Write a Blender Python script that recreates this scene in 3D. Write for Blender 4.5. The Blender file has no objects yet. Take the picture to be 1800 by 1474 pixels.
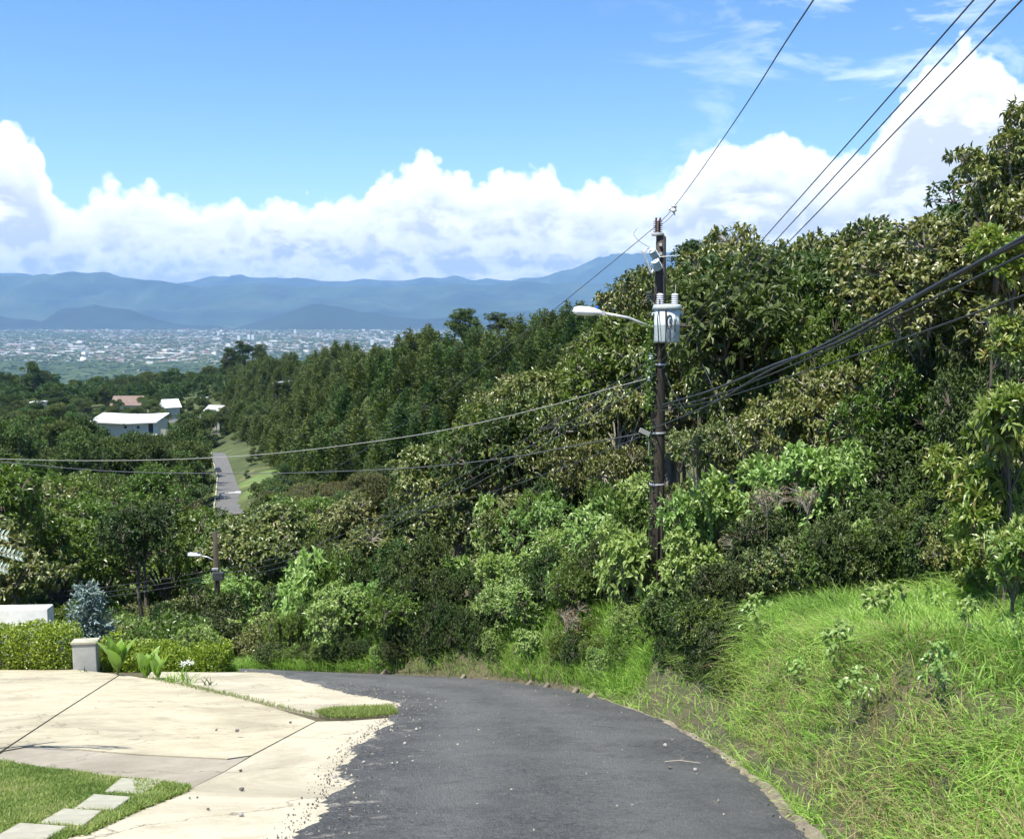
import bpy, math, random
import numpy as np
from mathutils import Vector, Matrix

random.seed(7); RS = np.random.RandomState(11)
S = bpy.context.scene
C = S.collection
R = math.radians
PITCH = R(6.25); F = 1800.0; CX, CY = 900.0, 737.0
cP, sP = math.cos(PITCH), math.sin(PITCH)

# ------------------------------------------------------------------ camera geometry
def ray(px, py):
    v = (CY - py) / F
    return ((px - CX) / F, cP + v * sP, -sP + v * cP)
def at(px, py, Y):                       # photo pixel + forward distance -> world point
    r = ray(px, py); t = Y / r[1]
    return Vector((r[0] * t, Y, r[2] * t))
SL = 0.30
def pl(px, py, dz=0.0):                  # photo pixel -> point on the sloping street plane
    r = ray(px, py); t = -1.8 / (r[2] + SL * r[1])
    return Vector((r[0] * t, r[1] * t, r[2] * t + dz))
def plane_z(y): return -1.8 - SL * y

# ------------------------------------------------------------------ object helpers
def tag(o, label=None, cat=None, group=None, kind=None):
    if label: o['label'] = label
    if cat: o['category'] = cat
    if group: o['group'] = group
    if kind: o['kind'] = kind
    return o
def empty(name, loc=(0, 0, 0), rz=0):
    o = bpy.data.objects.new(name, None); C.objects.link(o)
    o.location = loc; o.rotation_euler = (0, 0, rz); o.empty_display_size = 0.2
    return o
def link(name, me, parent=None):
    o = bpy.data.objects.new(name, me); C.objects.link(o)
    if parent is not None: o.parent = parent
    return o
def np_mesh(name, V, faces, mats, attrs=None, fmat=None, smooth=False):
    """faces: list of int arrays (m,k)"""
    me = bpy.data.meshes.new(name)
    V = np.asarray(V, dtype=np.float32)
    faces = [np.asarray(f, dtype=np.int32) for f in faces if len(f)]
    nl = sum(f.size for f in faces); npoly = sum(len(f) for f in faces)
    me.vertices.add(len(V)); me.vertices.foreach_set('co', V.ravel())
    me.loops.add(nl); me.polygons.add(npoly)
    me.loops.foreach_set('vertex_index', np.concatenate([f.ravel() for f in faces]))
    tot = np.concatenate([np.full(len(f), f.shape[1], dtype=np.int32) for f in faces])
    st = np.concatenate([[0], np.cumsum(tot)[:-1]]).astype(np.int32)
    me.polygons.foreach_set('loop_start', st)
    if fmat is not None: me.polygons.foreach_set('material_index', np.asarray(fmat, dtype=np.int32))
    for m in mats: me.materials.append(m)
    me.update(calc_edges=True)
    me.polygons.foreach_set('use_smooth', np.full(npoly, smooth))
    if attrs:
        for k, a in attrs.items():
            at_ = me.attributes.new(k, 'FLOAT', 'POINT')
            at_.data.foreach_set('value', np.asarray(a, dtype=np.float32))
    me.validate(verbose=False)
    return me
class MB:
    def __init__(s): s.v = []; s.f = []; s.m = []; s.cur = 0
    def quad(s, *ps):
        b = len(s.v); s.v += [tuple(p) for p in ps]; s.f.append(tuple(range(b, b + len(ps)))); s.m.append(s.cur)
    def box(s, c, size, rot=None, taper=1.0):
        b = len(s.v); hx, hy, hz = size[0] / 2, size[1] / 2, size[2] / 2
        M = rot if rot is not None else Matrix.Identity(3)
        for z in (-1, 1):
            k = taper if z > 0 else 1
            for x, y in ((-1, -1), (1, -1), (1, 1), (-1, 1)):
                p = M @ Vector((x * hx * k, y * hy * k, z * hz)); s.v.append((c[0] + p.x, c[1] + p.y, c[2] + p.z))
        for f in ((0, 3, 2, 1), (4, 5, 6, 7), (0, 1, 5, 4), (1, 2, 6, 5), (2, 3, 7, 6), (3, 0, 4, 7)):
            s.f.append(tuple(b + i for i in f)); s.m.append(s.cur)
    def tube(s, pts, rad, n=6, cap=True):
        pts = [Vector(p) for p in pts]
        if not hasattr(rad, '__len__'): rad = [rad] * len(pts)
        b = len(s.v); up = Vector((0.13, 0.21, 1)).normalized(); prev = None
        for i, p in enumerate(pts):
            d = (pts[min(i + 1, len(pts) - 1)] - pts[max(i - 1, 0)])
            if d.length < 1e-9: d = Vector((0, 0, 1))
            d.normalize()
            if prev is None:
                a = d.cross(up)
                if a.length < 1e-3: a = d.cross(Vector((1, 0, 0)))
            else:
                a = prev - d * prev.dot(d)
                if a.length < 1e-4: a = d.cross(up)
            a.normalize(); prev = a; c = d.cross(a)
            for k in range(n):
                t = 2 * math.pi * k / n
                q = p + (a * math.cos(t) + c * math.sin(t)) * rad[i]; s.v.append(tuple(q))
        for i in range(len(pts) - 1):
            for k in range(n):
                k2 = (k + 1) % n
                s.f.append((b + i * n + k, b + i * n + k2, b + (i + 1) * n + k2, b + (i + 1) * n + k)); s.m.append(s.cur)
        if cap:
            s.f.append(tuple(b + k for k in range(n - 1, -1, -1))); s.m.append(s.cur)
            e = b + (len(pts) - 1) * n
            s.f.append(tuple(e + k for k in range(n))); s.m.append(s.cur)
    def lathe(s, prof, M=Matrix.Identity(4), n=16):      # prof: list of (r,z)
        b = len(s.v)
        for r, z in prof:
            for k in range(n):
                t = 2 * math.pi * k / n
                s.v.append(tuple(M @ Vector((r * math.cos(t), r * math.sin(t), z))))
        for i in range(len(prof) - 1):
            for k in range(n):
                k2 = (k + 1) % n
                s.f.append((b + i * n + k, b + i * n + k2, b + (i + 1) * n + k2, b + (i + 1) * n + k)); s.m.append(s.cur)
        s.f.append(tuple(b + k for k in range(n - 1, -1, -1))); s.m.append(s.cur)
        e = b + (len(prof) - 1) * n
        s.f.append(tuple(e + k for k in range(n))); s.m.append(s.cur)
    def mesh(s, name, mats, smooth=False):
        me = bpy.data.meshes.new(name); me.from_pydata(s.v, [], s.f)
        for m in (mats if isinstance(mats, (list, tuple)) else [mats]): me.materials.append(m)
        me.polygons.foreach_set('material_index', s.m)
        me.polygons.foreach_set('use_smooth', [smooth] * len(me.polygons)); me.update()
        return me
    def build(s, name, mats, parent=None, smooth=False):
        return link(name, s.mesh(name, mats, smooth), parent)

# ------------------------------------------------------------------ materials
def mat(name):
    m = bpy.data.materials.new(name); m.use_nodes = True
    nt = m.node_tree; b = nt.nodes['Principled BSDF']
    return m, nt, b
def N(nt, t, **kw):
    n = nt.nodes.new(t)
    for k, v in kw.items():
        if k in n.inputs.keys() if hasattr(n.inputs, 'keys') else False: n.inputs[k].default_value = v
        else: setattr(n, k, v)
    return n
def L(nt, a, b): nt.links.new(a, b)
def math_(nt, op, a, b=None, c=None, clamp=False):
    n = nt.nodes.new('ShaderNodeMath'); n.operation = op; n.use_clamp = clamp
    for i, x in enumerate((a, b, c)):
        if x is None: continue
        if isinstance(x, (int, float)): n.inputs[i].default_value = x
        else: nt.links.new(x, n.inputs[i])
    return n.outputs[0]
def noise(nt, vec, scale, detail=4, rough=0.55, dist=0.0):
    n = nt.nodes.new('ShaderNodeTexNoise'); n.inputs['Scale'].default_value = scale
    n.inputs['Detail'].default_value = detail; n.inputs['Roughness'].default_value = rough
    n.inputs['Distortion'].default_value = dist
    if vec is not None: nt.links.new(vec, n.inputs['Vector'])
    return n.outputs['Fac']
def ramp(nt, fac, stops, interp='LINEAR'):
    n = nt.nodes.new('ShaderNodeValToRGB'); cr = n.color_ramp; cr.interpolation = interp
    while len(cr.elements) < len(stops): cr.elements.new(0.5)
    for e, (p, c) in zip(cr.elements, stops):
        e.position = p; e.color = (c, c, c, 1) if isinstance(c, (int, float)) else (*c, 1)
    nt.links.new(fac, n.inputs[0]); return n.outputs[0]
def mix(nt, f, a, b, mode='MIX'):
    n = nt.nodes.new('ShaderNodeMix'); n.data_type = 'RGBA'; n.blend_type = mode
    for i, x in ((0, f), (6, a), (7, b)):
        if isinstance(x, (int, float)): n.inputs[i].default_value = x if i == 0 else (x, x, x, 1)
        elif isinstance(x, tuple): n.inputs[i].default_value = (*x, 1)
        else: nt.links.new(x, n.inputs[i])
    return n.outputs[2]
def coord(nt): return nt.nodes.new('ShaderNodeTexCoord').outputs['Object']
def gpos(nt): return nt.nodes.new('ShaderNodeNewGeometry').outputs['Position']
def bump(nt, b, h, strength=0.5, dist=0.02):
    n = nt.nodes.new('ShaderNodeBump'); n.inputs['Strength'].default_value = strength
    n.inputs['Distance'].default_value = dist; nt.links.new(h, n.inputs['Height'])
    nt.links.new(n.outputs[0], b.inputs['Normal'])
def plain_mat(name, col, rough=0.6, var=0.15, scale=8, metal=0.0, bmp=0.0, dirt=None):
    m, nt, b = mat(name); co = coord(nt)
    n1 = noise(nt, co, scale, 6, 0.6)
    dk = tuple(c * (1 - var) for c in col); lt = tuple(min(1, c * (1 + var)) for c in col)
    c = ramp(nt, n1, [(0.3, dk), (0.7, lt)])
    if dirt is not None:
        n2 = noise(nt, co, scale * 0.4, 8, 0.7)
        c = mix(nt, ramp(nt, n2, [(0.5, 0.0), (0.68, 1.0)]), c, dirt)
    L(nt, c, b.inputs['Base Color']); b.inputs['Roughness'].default_value = rough
    b.inputs['Metallic'].default_value = metal
    if bmp: bump(nt, b, noise(nt, co, scale * 4, 6), bmp, 0.01)
    return m
def leaf_mat(name, stops, trans=0.35, rough=0.45, spec=0.5, objvar=0.3, tcol=1.4):
    """stops: colours over the per leaf random tint"""
    m, nt, b = mat(name)
    a = nt.nodes.new('ShaderNodeAttribute'); a.attribute_name = 'tint'
    k = len(stops)
    col = ramp(nt, a.outputs['Fac'], [(i / (k - 1), c) for i, c in enumerate(stops)])
    oi = nt.nodes.new('ShaderNodeObjectInfo')
    hs = nt.nodes.new('ShaderNodeHueSaturation')
    L(nt, math_(nt, 'MULTIPLY_ADD', oi.outputs['Random'], 0.05 * objvar / 0.3, 0.5 - 0.025 * objvar / 0.3), hs.inputs['Hue'])
    r2 = math_(nt, 'FRACT', math_(nt, 'MULTIPLY', oi.outputs['Random'], 17.31))
    L(nt, math_(nt, 'MULTIPLY_ADD', r2, objvar * 1.4, 1 - objvar * 0.7), hs.inputs['Value'])
    L(nt, col, hs.inputs['Color'])
    L(nt, hs.outputs[0], b.inputs['Base Color'])
    b.inputs['Roughness'].default_value = rough; b.inputs['Specular IOR Level'].default_value = spec
    tr = nt.nodes.new('ShaderNodeBsdfTranslucent')
    t2 = mix(nt, 1.0, hs.outputs[0], (tcol, tcol * 1.1, tcol * 0.5), 'MULTIPLY')
    L(nt, t2, tr.inputs[0])
    ms = nt.nodes.new('ShaderNodeMixShader'); ms.inputs[0].default_value = trans
    L(nt, b.outputs[0], ms.inputs[1]); L(nt, tr.outputs[0], ms.inputs[2])
    L(nt, ms.outputs[0], nt.nodes['Material Output'].inputs[0])
    return m

M = {}
M['olive'] = leaf_mat('olive_leaf', [(.05, .078, .016), (.10, .135, .030), (.165, .195, .055), (.19, .165, .07)], .2, .4, .6, .2)
M['green'] = leaf_mat('green_leaf', [(.05, .09, .014), (.10, .165, .024), (.16, .235, .045)], .28, .4, .6, .2)
M['lance'] = leaf_mat('long_leaf', [(.07, .12, .02), (.12, .19, .035), (.19, .26, .06), (.24, .28, .08), (.36, .24, .12)], .3, .38, .6, .15)
M['bright'] = leaf_mat('bright_leaf', [(.14, .22, .055), (.21, .32, .09), (.30, .40, .14)], .3, .42, .6, .2)
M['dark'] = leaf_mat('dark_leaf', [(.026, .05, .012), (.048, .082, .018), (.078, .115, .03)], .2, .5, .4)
M['conifer'] = leaf_mat('conifer_needles', [(.042, .072, .016), (.070, .112, .026), (.105, .148, .038)], .2, .6, .3, .4)
M['cypress'] = leaf_mat('cypress_sprays', [(.035, .062, .015), (.064, .104, .024), (.105, .150, .038)], .15, .6, .3, .4)
M['mid'] = leaf_mat('mixed_leaf', [(.045, .075, .017), (.08, .12, .028), (.13, .165, .045)], .22, .5, .4, .3)
M['brownleaf'] = leaf_mat('bronze_leaf', [(.058, .066, .020), (.095, .10, .032), (.14, .135, .048)], .22, .5, .4, .25)
M['spruce'] = leaf_mat('blue_spruce_needles', [(.11, .16, .15), (.19, .26, .25), (.27, .36, .35)], .1, .6, .3, .1)
M['silver'] = leaf_mat('silver_leaf', [(.28, .36, .33), (.42, .5, .46), (.55, .62, .58)], .2, .4, .4, .1)
M['hedge'] = leaf_mat('hedge_leaf', [(.09, .15, .015), (.19, .28, .03), (.32, .40, .05)], .3, .4, .5, .15)
M['canna'] = leaf_mat('broad_leaf', [(.16, .28, .05), (.22, .36, .07), (.3, .45, .12)], .35, .35, .5, .1)
M['grass'] = leaf_mat('grass_blades', [(.10, .18, .035), (.23, .38, .075), (.32, .47, .11), (.36, .46, .14)], .4, .5, .3, .1)
M['lawn'] = leaf_mat('lawn_blades', [(.10, .16, .035), (.17, .24, .055), (.24, .30, .09), (.36, .34, .16)], .35, .5, .3, .1)
M['straw'] = leaf_mat('dry_grass_blades', [(.20, .18, .075), (.30, .26, .12), (.38, .32, .18)], .3, .6, .2, .1)
M['dead'] = leaf_mat('dry_twigs_and_leaves', [(.15, .10, .06), (.24, .17, .11), (.33, .26, .18)], .2, .7, .2, .1)
M['petal'] = leaf_mat('white_petal', [(.75, .76, .8), (.8, .8, .85)], .3, .5, .3, .0, 1.0)
M['bark'] = plain_mat('bark', (.11, .095, .075), .9, .4, 6, bmp=.5)
M['palebark'] = plain_mat('pale_bark', (.26, .24, .2), .9, .3, 6, bmp=.3)
M['white'] = plain_mat('white_paint', (.78, .79, .76), .5, .04, 3, dirt=(.62, .62, .56))
M['steelwhite'] = plain_mat('white_metal_roof', (.8, .81, .82), .35, .03, 1)
M['greenwall'] = plain_mat('pale_plaster', (.52, .54, .52), .8, .06, .6)
M['greywall'] = plain_mat('grey_concrete', (.33, .34, .33), .9, .15, 3, bmp=.2, dirt=(.24, .24, .22))
M['glass'] = plain_mat('dark_window_glass', (.03, .04, .05), .1, .1, 1)
M['tile'] = plain_mat('weathered_brown_roof', (.16, .115, .095), .8, .2, .9)
M['greyroof'] = plain_mat('grey_roof', (.3, .3, .3), .7, .15, 1)
M['orange'] = plain_mat('orange_paint', (.62, .24, .12), .7, .1, 1)
M['blue'] = plain_mat('blue_plastic', (.02, .10, .55), .35, .05, 1)
M['court'] = plain_mat('green_court', (.16, .30, .22), .8, .06, .3)
M['galv'] = plain_mat('galvanised_steel', (.55, .57, .58), .4, .1, 12, .4)
M['lamp'] = plain_mat('white_lamp_housing', (.72, .74, .76), .35, .05, 5)
M['porc'] = plain_mat('grey_porcelain', (.42, .5, .52), .25, .08, 5)
M['maroon'] = plain_mat('maroon_porcelain', (.07, .025, .03), .25, .1, 5)
M['trafo'] = plain_mat('pale_grey_painted_steel', (.50, .58, .58), .45, .08, 4, dirt=(.36, .38, .36))
M['cable'] = plain_mat('black_cable', (.025, .027, .03), .5, .2, 3)
M['wire'] = plain_mat('aluminium_wire', (.07, .08, .09), .5, .1, 3, .2)
M['rope'] = plain_mat('pale_cable_wrap', (.26, .27, .26), .6, .1, 3)
M['darkmetal'] = plain_mat('dark_metal', (.05, .055, .06), .5, .1, 3)
M['rock'] = plain_mat('stone', (.30, .29, .27), .9, .25, 9, bmp=.5)
M['rockdark'] = plain_mat('asphalt_lump', (.10, .095, .09), .95, .3, 12, bmp=.6)
M['slab'] = plain_mat('paving_slab_concrete', (.34, .33, .26), .9, .2, 5, bmp=.3, dirt=(.23, .23, .16))
# dark brown wooden pole
m, nt, b = mat('weathered_wood_pole'); co = coord(nt)
mp = N(nt, 'ShaderNodeMapping'); mp.inputs['Scale'].default_value = (14, 14, .7); L(nt, co, mp.inputs[0])
n1 = noise(nt, mp.outputs[0], 2.2, 8, .65)
L(nt, ramp(nt, n1, [(.3, (.016, .013, .010)), (.55, (.045, .037, .028)), (.75, (.10, .083, .064))]), b.inputs['Base Color'])
b.inputs['Roughness'].default_value = .9; bump(nt, b, n1, .7, .02); M['pole'] = m
# asphalt
m, nt, b = mat('asphalt'); co = gpos(nt)
big = noise(nt, co, .55, 5, .6); fine = noise(nt, co, 20, 9, .82); 
v = nt.nodes.new('ShaderNodeTexVoronoi'); v.inputs['Scale'].default_value = 42; L(nt, co, v.inputs['Vector'])
base = ramp(nt, fine, [(.32, (.018, .019, .02)), (.48, (.06, .063, .063)), (.66, (.15, .155, .15))])
at_ = nt.nodes.new('ShaderNodeAttribute'); at_.attribute_name = 'track'
base = mix(nt, math_(nt, 'MULTIPLY', math_(nt, 'MULTIPLY', at_.outputs['Fac'], ramp(nt, big, [(.3, .5), (.6, 1.0)])), .85), base, mix(nt, fine, (.09, .093, .09), (.24, .245, .235)))
v2 = nt.nodes.new('ShaderNodeTexVoronoi'); v2.inputs['Scale'].default_value = 24; L(nt, co, v2.inputs['Vector'])
base = mix(nt, ramp(nt, v2.outputs['Color'], [(.15, .55), (.35, 0.0)]), base, (.018, .019, .02))
base = mix(nt, ramp(nt, big, [(.40, 0.0), (.62, .75)]), base, (.12, .125, .12))
pat = noise(nt, co, 1.3, 3, .5, 1.5)
base = mix(nt, ramp(nt, pat, [(.5, 0.0), (.72, .4)]), base, (.03, .031, .032))
spk = ramp(nt, v.outputs['Color'], [(.80, 0.0), (.92, .7)])
base = mix(nt, spk, base, (.17, .175, .17))
at2 = nt.nodes.new('ShaderNodeAttribute'); at2.attribute_name = 'dust'
dn = noise(nt, co, 3.2, 9, .78)
du = math_(nt, 'MULTIPLY', ramp(nt, dn, [(.56, 0.0), (.64, 1.0)]), at2.outputs['Fac'])
base = mix(nt, du, base, (.40, .37, .31))
L(nt, base, b.inputs['Base Color']); b.inputs['Roughness'].default_value = .8
hb = math_(nt, 'ADD', fine, math_(nt, 'MULTIPLY', v.outputs['Distance'], -.6))
bump(nt, b, hb, 1.0, .035); M['asphalt'] = m
# concrete drive
def concrete(name, lo, hi, dark, s=1.0, brush=True):
    m, nt, b = mat(name); co = gpos(nt)
    n1 = noise(nt, co, 1.1 * s, 8, .7); n2 = noise(nt, co, 30, 6, .7); n3 = noise(nt, co, .35 * s, 6, .7, 1.0)
    c = ramp(nt, n1, [(.3, lo), (.65, hi)])
    mp = N(nt, 'ShaderNodeMapping'); mp.inputs['Rotation'].default_value = (0, 0, R(-24)); mp.inputs['Scale'].default_value = (1.0, 2.2, .5); L(nt, co, mp.inputs[0])
    n4 = noise(nt, mp.outputs[0], 1.3, 9, .72)
    c = mix(nt, ramp(nt, n4, [(.5, 0.0), (.75, .35)]), c, dark)
    c = mix(nt, ramp(nt, n3, [(.47, 0.0), (.66, .7)]), c, dark)
    c = mix(nt, ramp(nt, n2, [(.5, 0.0), (.75, .4)]), c, (dark[0] * .8, dark[1] * .8, dark[2] * .8))
    L(nt, c, b.inputs['Base Color']); b.inputs['Roughness'].default_value = .9
    vc = nt.nodes.new('ShaderNodeTexVoronoi'); vc.feature = 'DISTANCE_TO_EDGE'; vc.inputs['Scale'].default_value = .32
    wv_ = nt.nodes.new('ShaderNodeVectorMath'); wv_.operation = 'ADD'; nn = nt.nodes.new('ShaderNodeTexNoise'); nn.inputs['Scale'].default_value = 2.2; nn.inputs['Detail'].default_value = 8; L(nt, co, nn.inputs['Vector'])
    L(nt, co, wv_.inputs[0]); L(nt, nn.outputs['Color'], wv_.inputs[1]); L(nt, wv_.outputs[0], vc.inputs['Vector'])
    crk = ramp(nt, vc.outputs['Distance'], [(.0, 1.0), (.006, 0.0)])
    n5 = noise(nt, co, 1.7, 10, .8, 2.0)
    c = mix(nt, ramp(nt, n5, [(.54, 0.0), (.66, .55)]), c, (dark[0] * 1.1, dark[1], dark[2] * .9))
    c = mix(nt, math_(nt, 'MULTIPLY', crk, .75), c, (.07, .06, .045)); L(nt, c, b.inputs['Base Color'])
    bump(nt, b, n2, .35, .012); return m
M['conc'] = concrete('brushed_concrete', (.39, .35, .24), (.49, .445, .32), (.21, .185, .125))
M['concdark'] = concrete('stained_concrete', (.30, .27, .21), (.36, .33, .26), (.19, .165, .12))
M['concpale'] = concrete('pale_concrete', (.42, .38, .28), (.50, .46, .345), (.25, .225, .16))
M['kerb'] = concrete('old_kerb_concrete', (.15, .13, .10), (.22, .19, .14), (.09, .08, .06), 3)
M['gutter'] = concrete('gutter_concrete', (.16, .14, .10), (.28, .245, .175), (.07, .06, .04), 4)
# ground
m, nt, b = mat('soil_and_litter'); co = gpos(nt)
g1 = noise(nt, co, .9, 8, .65); g2 = noise(nt, co, .012, 6, .6); g3 = noise(nt, co, 14, 6, .7)
near = ramp(nt, g1, [(.3, (.055, .045, .028)), (.5, (.08, .07, .04)), (.7, (.06, .08, .025))])
near = mix(nt, ramp(nt, g3, [(.4, 0.0), (.7, .4)]), near, (.12, .10, .06))
mid = ramp(nt, noise(nt, co, .07, 6, .6), [(.35, (.03, .045, .010)), (.55, (.06, .08, .018)), (.72, (.12, .125, .045))])
sp = nt.nodes.new('ShaderNodeSeparateXYZ'); L(nt, co, sp.inputs[0])
fy = math_(nt, 'MULTIPLY', math_(nt, 'SUBTRACT', sp.outputs[1], 45), 1 / 40, clamp=True)
c = mix(nt, fy, near, mid)
far = ramp(nt, noise(nt, co, .0016, 8, .7), [(.35, (.035, .065, .03)), (.5, (.06, .10, .045)), (.62, (.12, .15, .08)), (.75, (.22, .21, .16))])
fz = math_(nt, 'MULTIPLY', math_(nt, 'SUBTRACT', sp.outputs[1], 900), 1 / 900, clamp=True)
c = mix(nt, fz, c, far)
for (mx, my, ra, rb) in ((-56, 228, 11, 46), (-44, 185, 8, 26)):      # sunny meadow right of the far road
    dx = math_(nt, 'DIVIDE', math_(nt, 'SUBTRACT', sp.outputs[0], mx), ra); dy = math_(nt, 'DIVIDE', math_(nt, 'SUBTRACT', sp.outputs[1], my), rb)
    dd = math_(nt, 'ADD', math_(nt, 'ADD', math_(nt, 'MULTIPLY', dx, dx), math_(nt, 'MULTIPLY', dy, dy)), math_(nt, 'MULTIPLY', noise(nt, co, .12, 5), .9))
    c = mix(nt, ramp(nt, dd, [(.7, 1.0), (1.6, 0.0)]), c, ramp(nt, noise(nt, co, .2, 7, .65), [(.35, (.07, .115, .025)), (.55, (.11, .165, .038)), (.68, (.2, .19, .09))]))
L(nt, c, b.inputs['Base Color']); b.inputs['Roughness'].default_value = .95
bump(nt, b, g3, .5, .05); M['ground'] = m
# mountains
m, nt, b = mat('forested_mountain'); co = gpos(nt)
n1 = noise(nt, co, .0009, 10, .65); 
c = ramp(nt, n1, [(.38, (.012, .03, .014)), (.54, (.03, .06, .025)), (.68, (.06, .085, .04)), (.78, (.16, .17, .11))])
L(nt, c, b.inputs['Base Color']); b.inputs['Roughness'].default_value = 1; M['mountain'] = m
m, nt, b = mat('city_roofs'); a = nt.nodes.new('ShaderNodeAttribute'); a.attribute_name = 'tint'
c = ramp(nt, a.outputs['Fac'], [(0, (.62, .63, .62)), (.22, (.36, .36, .35)), (.42, (.34, .27, .22)), (.62, (.32, .15, .10)), (.80, (.18, .20, .19)), (.93, (.72, .70, .62))], 'CONSTANT')
L(nt, c, b.inputs['Base Color']); b.inputs['Roughness'].default_value = .6; M['city'] = m
m, nt, b = mat('asphalt_old'); co = gpos(nt)
L(nt, ramp(nt, noise(nt, co, .8, 8, .7), [(.3, (.085, .085, .082)), (.7, (.13, .13, .125))]), b.inputs['Base Color']); b.inputs['Roughness'].default_value = .9
M['asphalt_old'] = m

# ------------------------------------------------------------------ terrain
RE_PIX = [(1560, 1640), (1420, 1474), (1330, 1380), (1240, 1310), (1160, 1265), (1050, 1226), (960, 1207), (850, 1195), (700, 1188), (480, 1180), (420, 1178)]
RE = [pl(*p) for p in RE_PIX]
RE = [Vector((2.0, -6, 0))] + RE
REa = np.array([(p.x, p.y) for p in RE])
def sdist(x, y):
    """distance to the right road edge, positive outside (right / beyond)"""
    x = np.asarray(x, float); y = np.asarray(y, float)
    best = np.full(x.shape, 1e9); sgn = np.ones(x.shape)
    for i in range(len(REa) - 1):
        a = REa[i]; b = REa[i + 1]; d = b - a; l2 = d @ d
        t = np.clip(((x - a[0]) * d[0] + (y - a[1]) * d[1]) / l2, 0, 1)
        qx = a[0] + t * d[0]; qy = a[1] + t * d[1]
        dd = np.hypot(x - qx, y - qy)
        cr = d[0] * (y - a[1]) - d[1] * (x - a[0])
        m_ = dd < best
        best = np.where(m_, dd, best); sgn = np.where(m_, np.where(cr < 0, 1, -1), sgn)
    return best * sgn
BY = [-400, -30, 0, 28, 45, 60, 100, 150, 190, 260, 330, 400, 700, 1500, 4400, 60000]
BZ = [30, 7.2, -1.8, -10.2, -16, -20, -27, -34.5, -39, -46, -51, -54, -57, -120, -320, -320]
CPT = np.array([(-20, 45, 0), (0, 45, 1), (10, 45, 6), (20, 45, 10), (40, 45, 14),
 (-60, 60, -1), (-30, 60, 0), (0, 60, 4), (20, 60, 12), (40, 60, 18),
 (-70, 100, -3), (-30, 100, 0), (0, 100, 7), (30, 100, 17), (60, 100, 24),
 (-120, 170, -3), (-60, 170, 0), (-36, 170, 6), (0, 170, 15), (30, 170, 25), (70, 170, 32),
 (-150, 250, -3), (-75, 250, 0), (-60, 250, 5), (-25, 250, 29), (22, 250, 35), (80, 250, 40),
 (-230, 350, -2), (-110, 350, 0), (-88, 350, 6), (-58, 350, 26), (0, 350, 38), (60, 350, 42),
 (-125, 420, 0), (-100, 420, 10), (-70, 420, 29), (0, 420, 40),
 (-250, 520, 0), (-160, 520, 6), (-115, 520, 20), (-50, 520, 35),
 (-350, 620, 0), (-220, 620, 3), (-172, 620, 10), (-100, 620, 20),
 (-400, 720, 0), (-200, 720, 4), (0, 720, 15), (-300, 1300, 0), (0, 1300, 0), (300, 1300, 0), (-600, 900, 0)], float)
def sm(a, b, t):
    t = np.clip((t - a) / (b - a), 0, 1); return t * t * (3 - 2 * t)
def hgt(x, y):
    x = np.atleast_1d(np.asarray(x, float)); y = np.atleast_1d(np.asarray(y, float))
    base = np.interp(y, BY, BZ)
    ly = np.log(np.clip(y, 20, 1300)); lx = x / np.clip(y, 20, None)
    num = np.zeros(x.shape); den = np.zeros(x.shape)
    for cx_, cy_, cz_ in CPT:
        d2 = (lx - cx_ / cy_) ** 2 / .012 + (ly - math.log(cy_)) ** 2 / .05
        w = 1 / (d2 + .04) ** 2; num += w * cz_; den += w
    far = num / den * (1 - sm(900, 2200, y))
    d = sdist(x, y)
    rise = sm(5.5, 10.0, y + .25 * (d - 1.5))
    bank = np.where(d <= 0, 0, np.where(d < .4, 0, ((1.5 + .25 * sm(11, 17, y)) * sm(.22, 1.3 + .5 * sm(12, 17, y), d)) * (.15 + .85 * rise) + (.10 + .26 * sm(10, 17, y)) * np.clip(d - 1.9, 0, 30) * (.35 + .65 * rise)))
    wob = .12 * np.sin(x * 2.1 + y * 1.3) * np.sin(y * 1.7 - x * .6) * sm(.6, 2, d)
    bank = (bank + wob) * sm(-9.5, .5, x)
    bank = np.where(y < 60, bank, 0)
    leftdrop = -sm(28, 34, y) * (1 - sm(-8, -3, x)) * .6
    near = bank + leftdrop - .06
    s = sm(32, 50, y)
    h = base + near * (1 - s) + far * s
    # ditch
    h = h + np.where((d > -.05) & (d < .18), -.16, 0) * (y < 40)
    return h
def hz(x, y): return float(hgt(x, y)[0])

def grow(a, b, k):   # geometric spacing
    n = max(2, int(math.log(abs(b / a)) / math.log(k)))
    return list(a * np.power(b / a, np.arange(1, n + 1) / n))
xs = np.array(sorted([-v for v in grow(14, 20000, 1.075)] + list(np.arange(-14, 14.01, .22)) + grow(14, 20000, 1.075)))
ys = np.array(sorted([-400, -200, -100, -60, -40, -25, -15, -8, -4] + list(np.arange(-2, 36, .22)) + grow(36, 31000, 1.03)))
X, Y = np.meshgrid(xs, ys)
Z = hgt(X, Y)
idx = np.arange(X.size).reshape(X.shape)
fq = np.stack([idx[:-1, :-1], idx[:-1, 1:], idx[1:, 1:], idx[1:, :-1]], -1).reshape(-1, 4)
g = link('ground', np_mesh('ground', np.stack([X, Y, Z], -1).reshape(-1, 3), [fq], [M['ground']], smooth=True)); tag(g, kind='structure')

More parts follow.
